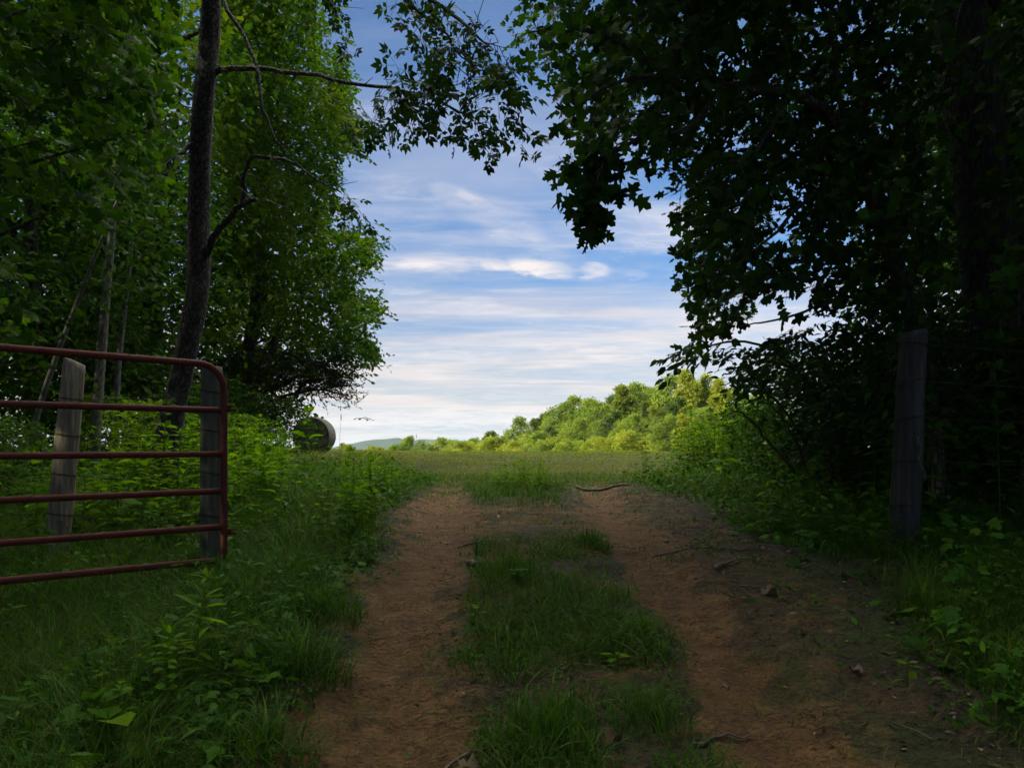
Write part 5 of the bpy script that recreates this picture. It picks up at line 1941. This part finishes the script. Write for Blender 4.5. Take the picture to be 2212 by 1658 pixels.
def make_fern(label, seed, n, L, px, py, Y, rz=0.0):
    rng = np.random.default_rng(seed)
    t = thing('fern', label, 'fern', group='ferns below the gate')
    for k in range(n):
        a = k * 2 * PI / n + rng.normal(0, .35)
        l = L * rng.uniform(.7, 1.15)
        el = rng.uniform(.7, 1.15)
        s = np.linspace(0, 1, 14)
        r_ = l * (s * math.cos(el) + .25 * s ** 2)
        z = l * (s * math.sin(el) - .42 * s ** 2.2)
        P = np.stack((np.cos(a) * r_, np.sin(a) * r_, z), 1)
        mb = MB()
        tube(mb, P, (.0028, .0008), 4)
        T = unit(np.gradient(P, axis=0))
        side = np.array((-math.sin(a), math.cos(a), 0))
        ss = np.linspace(.14, .985, 24)
        Q = np.stack([np.interp(ss, s, P[:, c]) for c in range(3)], 1)
        TT = np.stack([np.interp(ss, s, T[:, c]) for c in range(3)], 1)
        sz = l * .24 * np.sin(np.clip(ss * 1.02 + .08, 0, 1) * PI) ** .7 * (1.05 - ss * .7)
        for sg in (1, -1):
            X = unit(side * sg + TT * .28 + rng.normal(0, .06, (24, 3)) - UP * .08)
            N = unit(np.cross(TT, side)[:, :] * 1.0 + rng.normal(0, .12, (24, 3)))
            N = N * np.sign(N[:, 2:3] + 1e-6)
            place(mb, LANCE, Q, X, N, np.maximum(sz, .006), np.clip(rng.normal(.5, .2, 24), 0, 1))
        mb.build('frond', M['fern'], t)
    return put(t, px, py, Y, rz)


make_fern('fern with tall fronds crossing the lowest gate rail near its free upright', 1401, 7, .42, 470, 1290, 4.45)
make_fern('fern under the lowest gate rail left of the tallest fern', 1402, 6, .36, 350, 1310, 4.15, .5)
make_fern('small fern beside the upright narrow-leaved plant', 1403, 6, .26, 335, 1490, 2.95, .9)
make_fern('fern in the shade below the leaning post', 1404, 6, .32, 210, 1330, 3.9, 1.9)
make_fern('fern right of the gate upright at the edge of the grass', 1405, 6, .30, 560, 1300, 4.3, 2.9)


def make_tuft(label, seed, n, h, r, px, py, Y, lean=.55, wid=.0048, mat='grass'):
    rng = np.random.default_rng(seed)
    x0 = (px - CX) / FPX * Y
    a = rng.uniform(0, 2 * PI, n)
    rr = r * rng.uniform(0, 1, n) ** .7
    x, y = x0 + np.cos(a) * rr, Y + np.sin(a) * rr
    mb = MB()
    blades(mb, x, y, h * rng.uniform(.4, 1.15, n) * (1 - .45 * rr / r), rng, wid * rng.uniform(.7, 1.3, n), lean, np.clip(rng.normal(.45, .22, n), 0, 1))
    base = (x0, Y, gz(x0, Y))
    o = mb.build('grass_tuft', M[mat], None, base)
    o.location = base
    return tag(o, label, 'grass', 'grass tufts on the track')


make_tuft('lush tall grass tuft in the middle strip nearest the bottom of the picture', 1501, 420, .26, .20, 1185, 1580, 2.72, .5)
make_tuft('grass tuft right of the lush one at the edge of the right rut', 1502, 260, .20, .16, 1400, 1560, 2.85, .7)
make_tuft('flattened coarse grass tuft at the bottom right of the middle strip', 1503, 200, .18, .17, 1500, 1640, 2.5, 1.0)
make_tuft('upright grass tuft on the left side of the middle strip', 1504, 420, .24, .21, 1105, 1255, 4.55, .4)
make_tuft('upright grass tuft beside the right rut, farther than the left one', 1505, 300, .22, .16, 1280, 1185, 5.7, .4)
make_tuft('grass tuft halfway along the right side of the middle strip', 1506, 260, .15, .20, 1390, 1385, 3.7, .7)
make_tuft('low grass tuft on the left side of the middle strip nearer than the upright one', 1507, 240, .15, .18, 1100, 1440, 3.3, .8)
make_tuft('long drooping grass clump spilling from the left verge onto the rut', 1508, 420, .34, .22, 650, 1450, 3.25, 1.0)
make_tuft('second drooping grass clump on the left verge, above the first', 1509, 360, .32, .22, 700, 1330, 3.9, .9)
make_tuft('coarse grass clump on the left verge near the bottom edge', 1510, 300, .28, .2, 560, 1600, 2.6, .9)
make_tuft('thin pale grass clump on the right verge before the thick post', 1511, 120, .42, .16, 1990, 1350, 3.9, .5, .004)
make_tuft('grass clump at the base of the thick post', 1512, 220, .26, .2, 1880, 1210, 5.2, .7)
make_tuft('long grass clump at the foot of the gate upright', 1513, 260, .36, .22, 545, 1240, 4.75, .7)


# a single dry stalk by the bale
def stalk(px, Y, H, label, seed):
    rng = np.random.default_rng(seed)
    mb = MB()
    tube(mb, spline([(0, 0, -.05), (.01, 0, H * .5), (.05, 0, H)], 10), (.005, .0025), 5)
    for k in range(7):
        q = np.array((.045, 0, H * (.90 + .016 * k)))
        tube(mb, [q, q + rng.normal(0, .02, 3) + (0, 0, .035)], (.008, .003), 4)
    x = (px - CX) / FPX * Y
    o = mb.build('dry_stalk', M['stick'])
    o.location = (x, Y, gz(x, Y))
    tag(o, label, 'plant')


stalk(733, 19, 1.25, 'tall thin dry stalk standing right of the bale', 1)
stalk(897, 27, .75, 'single short seed stalk against the sky right of the bale', 2)


# ------------------------------------------------------------------ bits lying on the track
def make_stick(label, seed, L, r, px, Y, rz, group=None, name='stick', fork=False):
    rng = np.random.default_rng(seed)
    x = (px - CX) / FPX * Y
    base = np.array((x, Y, gz(x, Y)))
    n = 7
    s = np.linspace(-.5, .5, n) * L
    side = np.cumsum(rng.normal(0, .06, n)) * L
    X = x + s * math.cos(rz) - side * math.sin(rz)
    Yy = Y + s * math.sin(rz) + side * math.cos(rz)
    P = np.stack((X, Yy, height(X, Yy) + r * .9 + .004 + np.abs(rng.normal(0, .3, n)) * r), 1)
    mb = MB()
    tube(mb, spline(P, 18), (r, r * .9, r * .5), 7, .18, seed=seed)
    if fork:
        k = 4
        e = P[k] + np.array((math.cos(rz + .7), math.sin(rz + .7), .04)) * L * .35
        e[2] = max(e[2], gz(e[0], e[1]) + r)
        tube(mb, spline([P[k], (P[k] + e) / 2 + (0, 0, .01), e], 8), (r * .6, r * .25), 6)
    o = mb.build(name, M['stick'], None, base)
    o.location = base
    return tag(o, label, 'stick', group)


make_stick('bent dark stick lying between the ruts beyond the left grass tuft', 1601, .34, .008, 1015, 5.9, .9, fork=True)
make_stick('short thick pale piece of wood beside the left rut', 1602, .14, .022, 1017, 5.0, 2.1, name='wood_chunk')
make_stick('thick fallen branch at the far end of the right rut', 1603, .75, .022, 1300, 10.6, -.35, fork=True, name='fallen_branch')
make_stick('straight pale broken stick on the litter right of the rut', 1604, .42, .012, 1590, 5.0, .75)
make_stick('long thin stick across the litter on the right', 1605, .95, .007, 1560, 5.35, .05)
make_stick('pale twig lying across the bare middle of the track', 1606, .20, .006, 1160, 7.3, .0, fork=True)
make_stick('curved twig on the right rut near the bottom of the picture', 1607, .26, .006, 1560, 2.75, .5)
make_stick('forked twig near the bottom edge beside the left rut', 1608, .34, .007, 985, 2.6, .45, fork=True)
rs = np.random.default_rng(1650)
TW = []
for i in range(5):
    rng = np.random.default_rng(1660 + i)
    mb = MB()
    P = np.stack((np.linspace(-.5, .5, 6), np.cumsum(rng.normal(0, .05, 6)), .02 + np.abs(rng.normal(0, .02, 6))), 1)
    tube(mb, spline(P, 12), (.020, .016, .008), 5)
    o = mb.build('twig', M['stick'])
    TW.append(tag(o, 'thin dry twig lying on the bare earth of the track', 'twig', 'twigs scattered on the track'))
tu = [False] * 5
for i in range(110):
    y = 2.2 + 8 * rs.random() ** 1.3
    x = rs.uniform(xl(y), xrl(y) + .3) if rs.random() < .55 else rs.uniform(xro(y) - .1, xrl(y) + .3)
    o = plant(TW, tu, i % 5, x, y, rs.uniform(0, 6.28), rs.uniform(.07, .24), 'thin dry twig lying on the bare earth of the track', 'twigs scattered on the track')
    o.location.z += .004


def dead_leaf(px, Y, size, rz, label, tm=DRY, rnd=.8):
    x = (px - CX) / FPX * Y
    base = np.array((x, Y, gz(x, Y) + .02))
    mb = MB()
    place(mb, tm, np.zeros((1, 3)), np.array([(math.cos(rz), math.sin(rz), .03)]), np.array([(.05, -.12, 1.0)]), size * .62, rnd)
    o = mb.build('dead_leaf', M['litter'])
    o.location = base
    tag(o, label, 'leaf', 'large dead leaves on the track')


dead_leaf(1645, 4.3, .17, .1, 'large pale curled dead leaf lying right of the right rut', rnd=.62)
dead_leaf(1300, 2.7, .15, .6, 'dark folded dead leaf at the bottom of the middle strip', rnd=.15)
dead_leaf(1020, 2.55, .13, 2.2, 'crumpled pale dead leaf at the bottom beside the left rut', rnd=.7)
dead_leaf(1075, 7.2, .09, 1.2, 'small pale dead leaf on the bare earth between the ruts', rnd=1.0)
dead_leaf(1860, 3.2, .10, 2.0, 'brown dead leaf in the right litter near the bottom corner', rnd=.6)

# ------------------------------------------------------------------ the air
def build_haze():
    mb = MB()
    box(mb, (0, 3600, 0), (9000, 8600, 280))
    m, nt, out = base_mat('haze')
    v = nt.new('ShaderNodeVolumePrincipled')
    v.inputs['Color'].default_value = (.58, .77, 1, 1)
    v.inputs['Density'].default_value = .00007
    v.inputs['Anisotropy'].default_value = 0.0
    nt.link(v.outputs[0], out.inputs['Volume'])
    o = mb.build('haze', m)
    tag(o, kind='stuff')


build_haze()
